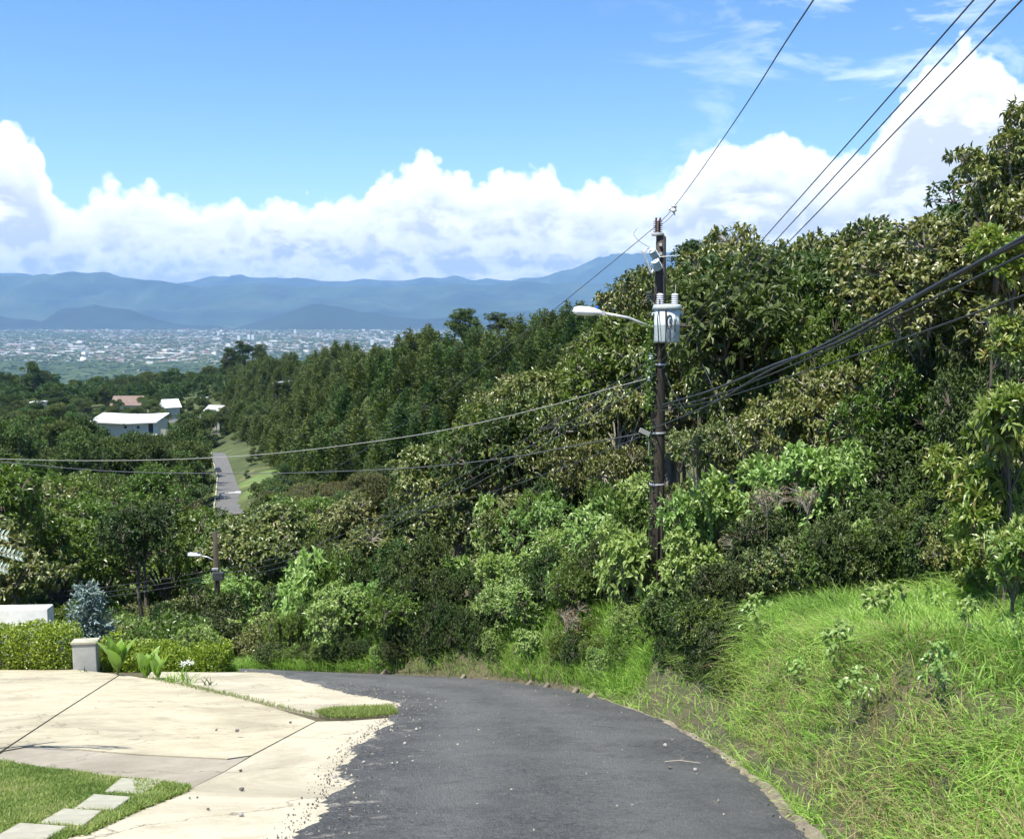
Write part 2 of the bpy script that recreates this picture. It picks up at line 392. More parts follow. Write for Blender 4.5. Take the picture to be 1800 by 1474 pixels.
# ---- sheets on the street plane
def smooth_poly(pts, it=2):
    pts = [Vector(p) for p in pts]
    for _ in range(it):
        q = []
        for i in range(len(pts)):
            a, b = pts[i], pts[(i + 1) % len(pts)]
            q += [a * .75 + b * .25, a * .25 + b * .75]
        pts = q
    return pts
def slab(mb, pts, th, top=0.0):
    """extruded polygon, pts 3d on surface"""
    b = len(mb.v); n = len(pts)
    for p in pts: mb.v.append((p.x, p.y, p.z + top))
    for p in pts: mb.v.append((p.x, p.y, p.z + top - th))
    area = sum(pts[i].x * pts[(i + 1) % n].y - pts[(i + 1) % n].x * pts[i].y for i in range(n))
    order = list(range(n)) if area > 0 else list(range(n - 1, -1, -1))
    mb.f.append(tuple(b + i for i in order)); mb.m.append(mb.cur)
    for k in range(n):
        i, j = order[k], order[(k + 1) % n]
        mb.f.append((b + i, b + n + i, b + n + j, b + j)); mb.m.append(mb.cur)
# road as a strip grid between left and right edges
def resample(pts, n):
    P = np.array([tuple(p) for p in pts]); d = np.r_[0, np.cumsum(np.linalg.norm(np.diff(P, axis=0), axis=1))]
    t = np.linspace(0, d[-1], n); return np.stack([np.interp(t, d, P[:, k]) for k in range(3)], 1)
LE_PIX = [(400, 1640), (520, 1474), (578, 1400), (588, 1362), (640, 1302), (688, 1265), (704, 1243), (690, 1232), (640, 1224), (560, 1204), (480, 1183), (420, 1180)]
LEp = [Vector((-1.9, -6, plane_z(-6)))] + [pl(*p) for p in LE_PIX]
REp = [Vector((2.0, -6, plane_z(-6)))] + [pl(*p) for p in RE_PIX]
n_ = 420; m_ = 40
Lr = resample(LEp, n_); Rr = resample(REp, n_)
# match by pairing with matching arc fraction, ragged edges
jl = np.array([.03 * math.sin(i * 2.7) + .05 * random.uniform(-1, 1) + .06 * math.sin(i * .31) + .05 * math.sin(i * .11) for i in range(n_)])
jr = np.array([.02 * math.sin(i * 1.1) + .035 * random.uniform(-1, 1) for i in range(n_)])
V = []; tr = []; du = []
for i in range(n_):
    a, b = Lr[i].copy(), Rr[i].copy(); w = b - a; wl = np.linalg.norm(w); a = a + w / wl * jl[i]; b = b - w / wl * jr[i]
    for k in range(m_ + 1):
        t = k / m_; p = a + (b - a) * t
        edge = min(t, 1 - t) * wl
        p[2] += .045 * min(1, edge / .12) + .03 * (1 - (2 * t - 1) ** 2)
        V.append(p)
        tr.append(math.exp(-((t - .30) / .10) ** 2) * .8 + math.exp(-((t - .66) / .12) ** 2) * .8)
        du.append(max(0, 1 - t / .22) * (1.0 if i < 260 else .5) + .12)
I = np.arange(n_ * (m_ + 1)).reshape(n_, m_ + 1)
fq = np.stack([I[:-1, :-1], I[:-1, 1:], I[1:, 1:], I[1:, :-1]], -1).reshape(-1, 4)
road = link('road', np_mesh('road', V, [fq], [M['asphalt']], {'track': tr, 'dust': du}, smooth=True)); tag(road, kind='structure')

# gutter: shallow concrete channel beyond the asphalt
gm = MB(); Gr = resample([Vector(p) for p in REp[:-1]], 160)
for i in range(len(Gr) - 1):
    row = []
    for j in (i, i + 1):
        p = Gr[j]; q = Gr[min(j + 1, len(Gr) - 1)] - Gr[max(j - 1, 0)]
        nrm = np.array([q[1], -q[0], 0]); nrm /= np.linalg.norm(nrm)
        wj = .03 * math.sin(j * .77) + .02 * math.sin(j * 2.9); prof = [(-.12, -.03), (.01, -.02), (.04, -.07), (.11 + wj * .5, -.075), (.14 + wj, -.04), (.17 + wj, -.035), (.19 + wj, -.05), (.21 + wj, -.2)]
        row.append([p + nrm * (d_ + .008 * math.sin(j * .9)) + np.array([0, 0, z_ + .004 * math.sin(j * 1.1 + d_ * 9)]) for d_, z_ in prof])
    for k in range(len(row[0]) - 1):
        gm.quad(row[0][k], row[0][k + 1], row[1][k + 1], row[1][k])
tag(gm.build('gutter', M['gutter']), kind='structure')
# sloping riprap slabs in the bank by the gutter (loose kerb stones)
def pix_on(px, py): return pl(px, py)

# driveway slabs
J1a, J1b = pl(210, 1187), pl(-60, 1372)
dm = MB(); RAISE = .025
def P3(lst, dz=0): return [pl(x, y, dz) for x, y in lst]
slab(dm, P3([(-140, 1163), (0, 1170), (110, 1176), (210, 1187), (103.5, 1256), (6, 1321), (-60, 1362), (-500, 1320), (-500, 1150)]), .3, RAISE + .01)
slab(dm, P3([(212, 1187), (280, 1196), (352, 1212), (430, 1231), (500, 1252), (555, 1269.3), (441.5, 1330), (400, 1336), (240, 1328), (60, 1312), (8, 1321.5), (105, 1256.5)]), .3, RAISE)
dm.cur = 1
slab(dm, P3([(59, 1313), (240, 1329), (400, 1337), (438, 1331), (395, 1357), (335, 1387.5), (235, 1374), (130, 1362), (0, 1344), (-26, 1343), (7, 1322.5)]), .3, RAISE - .01)
dw = dm.build('driveway', [M['conc'], M['concdark']]); tag(dw, kind='structure')
am = MB()
slab(am, P3([(556.5, 1269.8), (620, 1268), (700, 1262), (700, 1300), (650, 1345), (640, 1400), (600, 1440), (560, 1480), (460, 1640), (-400, 1640), (-200, 1540), (130, 1474), (250, 1425), (335.5, 1388.6), (396, 1358.4), (443, 1330.8)]), .3, .02)
slab(am, P3([(250, 1180), (370, 1181), (482, 1181), (580, 1206), (650, 1222), (700, 1232), (715, 1240), (700, 1252), (560, 1254), (470, 1236), (350, 1205), (260, 1190)]), .2, -.0)
tag(am.build('pavement', [M['concpale']]), kind='structure')
# lawn base
lm = MB()
slab(lm, P3([(-700, 1320), (0, 1342), (130, 1362), (235, 1374), (333, 1389), (300, 1404), (252, 1422), (130, 1472), (-200, 1545), (-900, 1640)]), .2, .029)
m, nt, b = mat('lawn_soil'); co = gpos(nt)
L(nt, ramp(nt, noise(nt, co, 5, 6), [(.3, (.06, .10, .02)), (.7, (.13, .19, .04))]), b.inputs['Base Color']); b.inputs['Roughness'].default_value = 1; M['lawnsoil'] = m
tag(lm.build('lawn', M['lawnsoil']), kind='structure')
for i, pts in enumerate([[(213, 1375), (287, 1380), (252, 1404), (184, 1399)], [(165, 1404), (232, 1409), (200, 1432), (130, 1430)], [(112, 1430), (180, 1434), (148, 1460), (68, 1456)], [(35, 1456), (120, 1462), (60, 1500), (-25, 1490)]]):
    c0 = sum((Vector(pl(*p)) for p in pts), Vector()) / 4
    sb = MB(); slab(sb, [pl(*p) - c0 for p in pts],   .08, .055)
    o = sb.build('paving_slab', M['slab']); o.location = c0
    md = o.modifiers.new('b', 'BEVEL'); md.width = .01; md.segments = 2
    tag(o, ['square grey paving slab in the lawn, nearest the driveway edge', 'grey paving slab in the lawn, second from the driveway', 'grey paving slab in the lawn, third from the driveway', 'grey paving slab at the bottom edge of the lawn, farthest from the driveway'][i], 'paving slab', 'paving slabs laid across the lawn')

# far road with kerb line on the left
def ribbon(name, cpts, wl, wr, material, dz=.25, n=60, kind='structure'):
    P = resample(cpts, n); V = []
    for i in range(n):
        q = P[min(i + 1, n - 1)] - P[max(i - 1, 0)]; nr = np.array([q[1], -q[0]]); nr /= np.linalg.norm(nr)
        for k in range(5):
            t = -wl + (wl + wr) * k / 4
            x, y = P[i][0] + nr[0] * t, P[i][1] + nr[1] * t
            V.append((x, y, P[i][2] + dz))
    I = np.arange(n * 5).reshape(n, 5); f = np.stack([I[:-1, :-1], I[:-1, 1:], I[1:, 1:], I[1:, :-1]], -1).reshape(-1, 4)
    o = link(name, np_mesh(name, V, [f], [material], smooth=True)); 
    if kind: tag(o, kind=kind)
    return o
def gp(px, Y, dz=0):
    x = (px - CX) / F * Y * 1.006
    return Vector((x, Y, hz(x, Y) + dz))
def groundhit(px, py, y0=30, y1=2500):
    """first crossing of the pixel ray with the terrain"""
    r = ray(px, py); yv = np.geomspace(y0, y1, 900); t = yv / r[1]
    zz = r[2] * t - hgt(r[0] * t, yv); k = np.where(zz < 0)[0]
    if not len(k): return None
    k = k[0]; return Vector((r[0] * t[k], yv[k], float(hgt(r[0] * t[k], yv[k])[0])))
FR = [groundhit(*p) for p in [(404, 935), (403, 905), (402, 870), (398, 845), (392, 825), (386, 808), (384, 800)]]

# ------------------------------------------------------------------ foliage generators
def unit(v): return v / (np.linalg.norm(v, axis=-1, keepdims=True) + 1e-9)
def leaf_arrays(c, d, nrm, Ln, W, detail=0, fold=.22, droop=.15):
    """c,d,nrm (n,3); returns V, faces list"""
    n = len(c); d = unit(d); side = unit(np.cross(d, nrm)); up = np.cross(side, d)
    Ln = np.asarray(Ln)[:, None]; W = np.asarray(W)[:, None]
    if detail == 0:
        a = c; b_ = c + d * Ln * .45 + side * W * .5 + up * W * fold
        e = c + d * Ln - up * Ln * droop; f_ = c + d * Ln * .45 - side * W * .5 + up * W * fold
        V = np.stack([a, b_, e, f_], 1).reshape(-1, 3); I = np.arange(n)[:, None] * 4
        F = [np.concatenate([I + [0, 1, 2], I + [0, 2, 3]])]; k = 4
    else:
        a = c; m1 = c + d * Ln * .5 + up * (-W * .02) + up * Ln * .04
        l1 = c + d * Ln * .28 + side * W * .42 + up * W * fold; r1 = c + d * Ln * .28 - side * W * .42 + up * W * fold
        l2 = c + d * Ln * .64 + side * W * .42 + up * W * fold; r2 = c + d * Ln * .64 - side * W * .42 + up * W * fold
        e = c + d * Ln - up * Ln * droop
        V = np.stack([a, l1, l2, e, r2, r1, m1], 1).reshape(-1, 3); I = np.arange(n)[:, None] * 7; k = 7
        F = [np.concatenate([I + [0, 6, 1], I + [1, 6, 2], I + [2, 6, 3], I + [6, 4, 3], I + [6, 5, 4], I + [0, 5, 6]])]
    return V, F, k
def cat_geo(parts):
    V = []; F = {}; off = 0
    for v, fs in parts:
        V.append(v)
        for f in fs: F.setdefault(f.shape[1], []).append(f + off)
        off += len(v)
    return np.concatenate(V), [np.concatenate(f) for f in F.values()]
def crown(seed, R_, nl, lobe, ncl, per, LL, LW, flat=.85, droop=.4, cl=.10, detail=0, up=.35, inner=.12, twig=.5, layered=0.0, name='crown', material=None, limbs=True, low=-.35):
    rs = np.random.RandomState(seed)
    ld = unit(rs.randn(nl, 3)); ld[:, 2] = np.where(ld[:, 2] < low, -ld[:, 2], ld[:, 2])
    lc = unit(ld) * (R_ * rs.uniform(.32, .86, nl))[:, None]; lc[:, 2] *= flat
    lr = R_ * lobe * rs.uniform(.7, 1.25, nl)
    w = lr ** 2; li = rs.choice(nl, ncl, p=w / w.sum())
    cd = rs.randn(ncl, 3); cd[:, 2] += up; cd = unit(cd)
    rr = np.where(rs.rand(ncl) < inner, rs.uniform(.3, .8, ncl), rs.uniform(.82, 1.08, ncl))
    sc = np.array([1, 1, 1 - layered])
    cc = lc[li] + cd * (lr[li] * rr)[:, None] * sc
    n = ncl * per
    ci = np.repeat(np.arange(ncl), per)
    rd = rs.randn(n, 3)
    d = unit(cd[ci] * .55 + unit(rd) * .95 + np.array([0, 0, -droop]))
    pos = cc[ci] + unit(rs.randn(n, 3)) * (cl * rs.rand(n) ** .6)[:, None]
    nr = unit(np.array([-.15, -.15, 1.0]) * 1.5 + cd[ci] * .45 + rs.randn(n, 3) * .5)
    V, F, k = leaf_arrays(pos, d, nr, LL * rs.uniform(.6, 1.15, n), LW * rs.uniform(.7, 1.15, n), detail, droop=.12 + droop * .2)
    ct = rs.rand(ncl); tint = np.clip(ct[ci] * .6 + rs.rand(n) * .4, 0, 1)
    me = np_mesh(name, V, F, [material], {'tint': np.repeat(tint, k)})
    lm = None
    if limbs:
        mb = MB(); root = Vector((0, 0, -R_ * flat * .8))
        for i in range(nl):
            e = Vector(lc[i]); mid = root.lerp(e, .5) + Vector(rs.randn(3) * R_ * .08)
            mb.tube([root, mid, e], [R_ * .024, R_ * .016, R_ * .010], 5, False)
        for j in rs.choice(ncl, int(ncl * twig), replace=False):
            a = Vector(lc[li[j]]); e = Vector(cc[j]); mid = a.lerp(e, .5) + Vector(rs.randn(3) * R_ * .03)
            mb.tube([a, mid, e], [R_ * .010, R_ * .007, R_ * .004], 3, False)
        lm = mb
    return me, lm
def conifer(seed, H, Rb, lev, nb, LL, LW, material, base=.12, per=5, power=.85, upturn=.5, cl=.22):
    rs = np.random.RandomState(seed); P = []; D = []
    for i in range(lev):
        t = (i + rs.uniform(-.3, .3)) / lev; t = min(max(t, 0), .995); z = H * (base + (1 - base) * t)
        r = Rb * (1 - t) ** power * rs.uniform(.8, 1.15) + .22
        k = max(3, int(nb * (1 - t) ** .5)); a0 = rs.uniform(0, 6.28)
        for j in range(k):
            a = a0 + j * 6.283 / k + rs.uniform(-.3, .3); rj = r * rs.uniform(.65, 1.2)
            dr = np.array([math.cos(a), math.sin(a), 0])
            m_ = max(2, int(per * (rj / Rb) + 1.5))
            for q in range(m_):
                s = (q + .6) / m_
                p = dr * rj * s + np.array([0, 0, z - rj * .22 * s + rj * .25 * s * s])
                for _ in range(3):
                    P.append(p + rs.randn(3) * cl * .55); D.append(dr * .8 + np.array([0, 0, upturn]) + rs.randn(3) * .5)
    P = np.array(P); D = np.array(D); n = len(P)
    V, F, k = leaf_arrays(P, D, rs.randn(n, 3) * .5 + np.array([0, 0, 1]), LL * rs.uniform(.6, 1.2, n), LW * rs.uniform(.7, 1.2, n), 0, .3, -.1)
    return np_mesh('conifer_crown', V, F, [material], {'tint': np.repeat(rs.rand(n), k)})
def trunk_mesh(seed, material, n=7):
    rs = np.random.RandomState(seed); mb = MB(); pts = []; rad = []
    for i in range(n):
        t = i / (n - 1); pts.append((rs.uniform(-1, 1) * t * .9, rs.uniform(-1, 1) * t * .9, t * 30)); rad.append(1 - .5 * t + (.35 if i == 0 else 0))
    mb.tube(pts, rad, 8, False); mb.v = [(v[0], v[1], v[2] / 30) for v in mb.v]; return mb.mesh('trunk', material, True)
TR = [trunk_mesh(i, M['bark']) for i in range(3)]; TRP = trunk_mesh(9, M['palebark'])
T = {}
def addT(kind, R_, H_, **kw):
    me, lm = crown(material=kw.pop('material'), R_=R_, **kw)
    T.setdefault(kind, []).append((me, lm.mesh('limbs', M['palebark' if kind in ('olive', 'oliveopen', 'dead') else 'bark']) if lm else None, R_))
for s in range(4):      # big drooping leaves, bronze-olive
    addT('olive', 1.8, 0, seed=20 + s, nl=14, lobe=.40, ncl=900, per=8, LL=.165, LW=.078, flat=.75, droop=.4, cl=.06, detail=1, layered=.4, up=.6, material=M['olive'], twig=.35)
for s in range(3):
    addT('oliveopen', 1.8, 0, seed=180 + s, nl=15, lobe=.27, ncl=430, per=8, LL=.19, LW=.09, flat=.75, droop=.45, cl=.05, detail=1, layered=.5, up=.5, material=M['olive'], twig=.6)
for s in range(3):
    addT('green', 1.7, 0, seed=40 + s, nl=14, lobe=.33, ncl=720, per=8, LL=.155, LW=.066, droop=.1, cl=.08, detail=0, material=M['green'], twig=.2)
for s in range(3):
    addT('darkbush', 1.9, 0, seed=50 + s, nl=15, lobe=.34, ncl=700, per=7, LL=.20, LW=.085, droop=.3, cl=.10, detail=0, material=M['dark'], twig=.2)
for s in range(3):
    addT('bright', 1.0, 0, seed=60 + s, nl=9, lobe=.42, ncl=230, per=8, LL=.175, LW=.088, droop=.0, cl=.05, detail=1, material=M['bright'], twig=.3, up=.6)
for s in range(3):
    addT('weedy', .3, 0, seed=160 + s, nl=5, lobe=.5, ncl=16, per=6, LL=.12, LW=.062, droop=.15, cl=.02, detail=1, material=M['bright'], twig=.8, up=.9)
for s in range(2):
    addT('brightsmall', 1.0, 0, seed=65 + s, nl=10, lobe=.4, ncl=360, per=7, LL=.115, LW=.058, droop=.15, cl=.06, detail=0, material=M['bright'], twig=.3, up=.6)
for s in range(2):
    addT('lance', 1.1, 0, seed=70 + s, nl=9, lobe=.36, ncl=170, per=11, LL=.30, LW=.085, droop=-.1, cl=.03, detail=1, material=M['lance'], twig=.5, up=.8)
for s in range(3):      # mid distance mixed crowns (umbrella)
    addT('mid', 4.0, 0, seed=80 + s, nl=16, lobe=.34, ncl=1000, per=6, LL=.42, LW=.19, flat=.6, droop=.2, cl=.22, layered=.45, material=M['mid'], twig=.1)
for s in range(3):
    addT('bronze', 4.0, 0, seed=90 + s, nl=18, lobe=.32, ncl=1000, per=6, LL=.36, LW=.17, flat=.5, droop=.2, cl=.22, layered=.55, material=M['brownleaf'], twig=.12)
for s in range(4):      # broad dark cypresses
    addT('cypress', 5.0, 0, seed=100 + s, nl=26, lobe=.27, ncl=1100, per=7, LL=.62, LW=.20, flat=1.25, droop=-.1, cl=.34, layered=.55, material=M['cypress'], twig=.03, low=-.8)
for s in range(2):
    addT('dead', 1.0, 0, seed=120 + s, nl=8, lobe=.45, ncl=120, per=5, LL=.09, LW=.035, droop=.8, cl=.05, material=M['dead'], twig=1.0)
CON = [conifer(130 + s, 9.2, 2.5, 20, 12, .55, .25, M['conifer'], .08, 7, .66, .6, .26) for s in range(4)]

tcount = [0]
def tree(kind, var, c, R_, name, label, cat, group=None, rz=None, trunk=True, zs=1.0, pale=False, tr_r=None):
    """c = crown centre (world), R_ crown radius in metres; the base stands on the ground below"""
    me, lm, R0 = T[kind][var % len(T[kind])]
    gz = hz(c[0], c[1]); s = R_ / R0
    rz = random.uniform(0, 6.28) if rz is None else rz
    root = empty(name, (c[0], c[1], gz), rz); tag(root, label, cat, group)
    o = link('crown', me, root); o.location = (0, 0, c[2] - gz); o.scale = (s, s, s * zs)
    if lm: l = link('limbs', lm, root); l.location = (0, 0, c[2] - gz); l.scale = (s, s, s * zs)
    h = c[2] - gz - R_ * .35 * zs
    if trunk and h > .3:
        t = link('trunk', TRP if pale else TR[tcount[0] % 3], root); r = tr_r or (.045 * R_ + .04); t.location = (0, 0, -.15); t.scale = (r, r, h + .15)
    tcount[0] += 1
    return root

# ------------------------------------------------------------------ roadside forest, right (photo px, row, distance, radius px)
FG = 'broadleaf trees of the roadside forest'
WALL = [
 (1236,470,46,60,'darkbush','round dark green tree rising behind the utility pole top'),
 (1125,545,36,68,'olive','bronze leaved tree just left of the transformer on the pole'),
 (1190,520,34,80,'olive','bronze leaved tree directly behind the top of the utility pole'),
 (1290,500,36,90,'olive','bronze leaved tree on the skyline right of the utility pole'),
 (1385,470,36,85,'olive','open bronze leaved tree crossed by the three overhead wires on the skyline'),
 (1480,455,32,85,'olive','flat topped bronze tree on the skyline with sky gaps under its crown'),
 (1570,440,30,80,'olive','bronze tree on the skyline left of the tallest tree'),
 (1655,440,26,90,'olive','bronze leaved tree just under the tallest tree at the right'),
 (1760,310,19,95,'olive','tallest big leaved tree leaning into the sky at the right edge'),
 (1860,260,19,110,'olive','upper crown of a big leaved tree cut by the right edge'),
 (1850,400,18,110,'olive','dark big leaved tree at the right edge just above the thick cables'),
 (1730,400,20,75,'olive','ragged bronze tree below the tallest tree'),
 (1085,625,33,70,'olive','bronze tree under the street lamp arm'),
 (1180,650,30,90,'olive','shaded bronze tree behind the middle of the utility pole'),
 (1280,590,30,95,'olive','bronze tree right of the transformer'),
 (1375,560,30,80,'olive','bronze tree between the transformer and the bright green trees'),
 (1445,560,27,95,'green','large fresh green small leaved tree amid the bronze trees'),
 (1525,620,26,90,'green','fresh green tree just above the thick cables'),
 (1400,660,26,85,'green','green small leaved tree under the thick cables'),
 (1580,530,27,90,'olive','bronze tree above the cables between the green tree and the right edge'),
 (1680,530,22,95,'olive','bronze leaved tree crossed by the thick cables near the right edge'),
 (1290,700,26,90,'olive','bronze tree with a guy wire in front, right of the pole'),
 (1600,660,22,90,'green','dull green tree just below the thick cables at the right'),
 (1690,640,19,85,'darkbush','dark green tree in shade under the lowest cable'),
 (1480,720,22,100,'olive','olive leaved tree above the vine covered bush'),
 (1360,745,22,80,'olive','olive leaved tree left of the vine covered bush top'),
 (1240,790,23,70,'olive','sparse olive tree close right of the dark pole shaft'),
 (1600,760,19,110,'green','small leaved dark green tree right of the vine covered bush'),
 (1720,740,16,90,'darkbush','dark bush behind the long leaved branches'),
 (1090,725,30,75,'olive','shaded olive tree left of the pole beneath the service cables'),
 (1010,735,32,85,'olive','olive bronze tree behind the service cables, left of the pole'),
 (1015,680,36,60,'olive','olive tree at the edge of the conifer plantation'),
 (920,715,38,75,'olive','reddish olive tree in front of the conifer plantation'),
 (850,740,42,70,'olive','bronze tree overlapping the plantation, left of the others'),
 (945,800,32,85,'olive','olive tree where the two service cables cross'),
 (860,820,36,75,'olive','pale olive tree below the upper service cable'),
 (770,850,40,80,'olive','olive tree at the left end of the roadside forest'),
 (690,850,46,60,'bronze','bronze tree in front of the conifer trunks'),
 (1060,820,28,75,'olive','olive tree left of the pole with yellowing leaves'),
 (1110,880,25,45,'bright','bright green bush against the left side of the pole shaft'),
 (660,905,46,60,'olive','olive tree at the valley end of the roadside forest'),
 (740,920,38,75,'darkbush','dark bush with pale twigs under the olive trees'),
 (820,930,33,80,'olive','large olive tree above the dark hollow by the road'),
 (910,950,29,75,'olive','olive tree overhanging the bend of the road'),
 (990,900,29,70,'darkbush','dark bush with bare twigs between olive trees'),
 (1040,940,25,60,'bright','bright green climbing bush left of the pole'),
 (1100,985,23,50,'bright','bright green bush with narrow leaves at the foot of the pole, left'),
 (980,985,26,60,'brightsmall','bright small leaved bush above the grassy bank'),
 (600,960,46,70,'mid','rounded green tree at the mouth of the valley'),
 (520,935,62,75,'green','flat crowned green tree near the second utility pole'),
 (560,1040,40,65,'green','light green tree behind the far end of the street'),
 (650,1000,36,70,'olive','olive green tree above the far end of the street'),
 (730,1020,32,70,'green','green tree above the far bank of the bend'),
 (540,1110,33,55,'green','green bush beside the far end of the street'),
 (610,1090,31,65,'brightsmall','bright green bush at the far end of the street'),
 (690,1100,29,60,'green','leafy bush on the far bank of the bend, left of the dark hollow'),
 (770,1040,30,55,'bright','bright green bush hanging over the dark hollow'),
 (850,1010,29,60,'olive','low olive bush with drooping leaves over the dark hollow'),
 (870,1080,26,45,'brightsmall','bright bush right of the dark hollow by the bend'),
 (925,1075,25,55,'brightsmall','bright small leaved bush above the brown earth bank'),
 (940,1010,26,50,'bright','bright bush in the middle of the bank vegetation'),
 (1010,1060,23,55,'green','green bush above the grassy bank left of the pole'),
 (1015,1130,22,40,'green','dark leaved low bush on the bank behind the grass'),
 (1225,905,19.5,60,'bright','bright large leaved bush close right of the pole shaft'),
 (1215,985,18.5,55,'bright','bright large leaved bush at the foot of the pole, right'),
 (1165,1075,18,32,'bright','low big leaved plant covering the base of the pole'),
 (1290,880,19,70,'bright','bright green bush left of the vine covered bush'),
 (1400,840,17.5,70,'bright','vine covered bright bush, the highest bright one right of the pole'),
 (1480,850,17,65,'bright','vine covered bright bush, right of the highest bright bush'),
 (1500,960,15.5,45,'bright','small bright bush on the edge of the dark hollow'),
 (1270,1060,16,60,'darkbush','dark bush behind the grass mound, left end'),
 (1340,970,17,75,'darkbush','dark leaved bush under the vine covered bushes'),
 (1440,1010,15.5,70,'darkbush','dark bush behind the top of the grass mound'),
 (1575,860,18,100,'darkbush','dense dark bush right of the vine covered bushes'),
 (1600,980,16,100,'darkbush','dark bush behind the grass mound, right part'),
 (1720,960,14,90,'darkbush','dark bush behind the grass at the right edge'),
 (1780,480,12.5,70,'lance','long leaved tree with reddish shoot tips at the right edge, upper branch'),
 (1745,610,12.5,55,'lance','long leaved branch at the right edge, middle one'),
 (1780,760,11.5,85,'lance','long leaved tree at the right edge, large lower branch'),
 (1760,890,11.5,75,'lance','long leaved bush at the right edge just above the grass'),
 (1805,655,16,80,'darkbush','dark bush at the right edge under the lowest cable'),
 (1790,590,17,70,'olive','olive leaved tree behind the long leaved branches at the right edge'),
 (1785,985,10.2,62,'lance','long leaved bush at the right edge touching the grass'),
 (1730,1000,12.5,50,'lance','small long leaved bush left of the one touching the grass'),
 (1690,850,14,55,'lance','narrow leaved bush left of the long leaved branches'),
 (1330,1085,14,32,'bright','small yellow green plant at the left top of the grass mound'),
 (930,1140,23,28,'bright','narrow leaved small plant on the shaded bank'),
 (1110,1105,20,38,'brightsmall','yellow green bush above the grass left of the pole foot'),
]
for i, (px, py, Y_, rp, kind, lab) in enumerate(WALL):
    if kind == 'olive' and (py < 480 or i % 4 == 1): kind = 'oliveopen'
    c = at(px, py, Y_); R_ = rp * Y_ / F * (1.22 if kind.startswith('olive') else 1.12)
    if py >= 1040 and kind in ('bright', 'brightsmall', 'darkbush', 'green') and rp < 80:
        p_ = groundhit(px, py + rp * .75, 6)
        if p_ is not None and p_.y < Y_ + 6: R_ = rp * p_.y / F * 1.12; c = Vector((p_.x, p_.y, p_.z + R_ * .85))
    zs_ = 1.0; topz = c.z + R_ * .9; gz_ = hz(c.x, c.y)
    if (topz - gz_) < 7 * R_:
        zs_ = min(1.3 if kind in ('olive', 'oliveopen', 'lance', 'bright') else 1.7, max(1.0, (topz - gz_) / (2.0 * R_))); c.z = topz - R_ * .9 * zs_
    small = R_ < 1.1 or 'bush' in lab or 'plant' in lab
    tree(kind, i, c, R_, 'bush' if small else 'broadleaf_tree', lab, 'bush' if small else 'tree', 'bushes along the bank' if small else FG, trunk=True, pale=kind.startswith('olive'), zs=zs_, tr_r=.03 if small else None)
for px, py, Y_, rp, lab in [(1350,880,16.5,35,'dry brown twiggy bush among the bright bushes, upper'), (1305,960,17,42,'dry brown twiggy bush between the pole and the dark hollow'), (1420,880,16,30,'dry brown twigs below the vine covered bush'),
                            (985,960,27,38,'dry grey twiggy shrub between the olive trees and bright bushes'), (995,1090,22.5,32,'dry brown dead shrub on the bank above the gutter')]:
    c = at(px, py, Y_); tree('dead', 0, c, rp * Y_ / F * 1.2, 'dry_bush', lab, 'bush', None, tr_r=.015)
rs = np.random.RandomState(8)
for i, (px, py) in enumerate([(1340, 1130), (1480, 1190), (1560, 1110), (1660, 1240), (1700, 1130), (1790, 1150), (1520, 1270), (1400, 1230), (1640, 1100)]):
    p = groundhit(px, py + 8, 5); R_ = rs.uniform(.10, .18) * (p.y / 9) ** .5
    if p.y > 16: continue
    tree('weedy', i, (p.x, p.y, p.z + .22 + R_ * .5), R_ * 1.3, 'weed', 'small broad leaved weed poking out of the tall grass mound', 'plant', 'weeds in the tall grass mound', zs=1.2, trunk=False)
# trees behind, filling the forest in depth
rs = np.random.RandomState(5); cnt = 0; pts = []
while cnt < 95:
    y = rs.uniform(15, 80); x = rs.uniform(-6, 34); d = float(sdist(x, y)[()]) if y < 40 else 5
    px = CX + F * x / y
    if y < 34 and d < 4.2 + .08 * y: continue
    if y >= 34 and px < 640 + (80 - y) * 2.5: continue
    if px > 2050: continue
    if any((x - a) ** 2 + (y - b_) ** 2 < 6.0 for a, b_ in pts): continue
    gz = hz(x, y)
    # canopy stays under the photographed skyline
    sky = np.interp(px, [600, 800, 900, 1060, 1120, 1230, 1400, 1500, 1640, 1700, 1800], [900, 760, 700, 590, 520, 480, 440, 420, 400, 330, 300])
    top = at(px, sky, y).z; R_ = rs.uniform(1.7, 2.5); h = rs.uniform(4.5, 7.5)
    zc = min(gz + h, top - R_ * .8) - .2
    if zc - gz < .8: continue
    pts.append((x, y)); cnt += 1
    kind = ['olive', 'darkbush', 'darkbush', 'green'][rs.randint(4)]
    tree(kind, cnt, (x, y, zc), R_ * 1.1, 'forest_tree', 'tree of the roadside forest standing in the second rank behind the front trees', 'tree', 'second rank trees of the roadside forest')

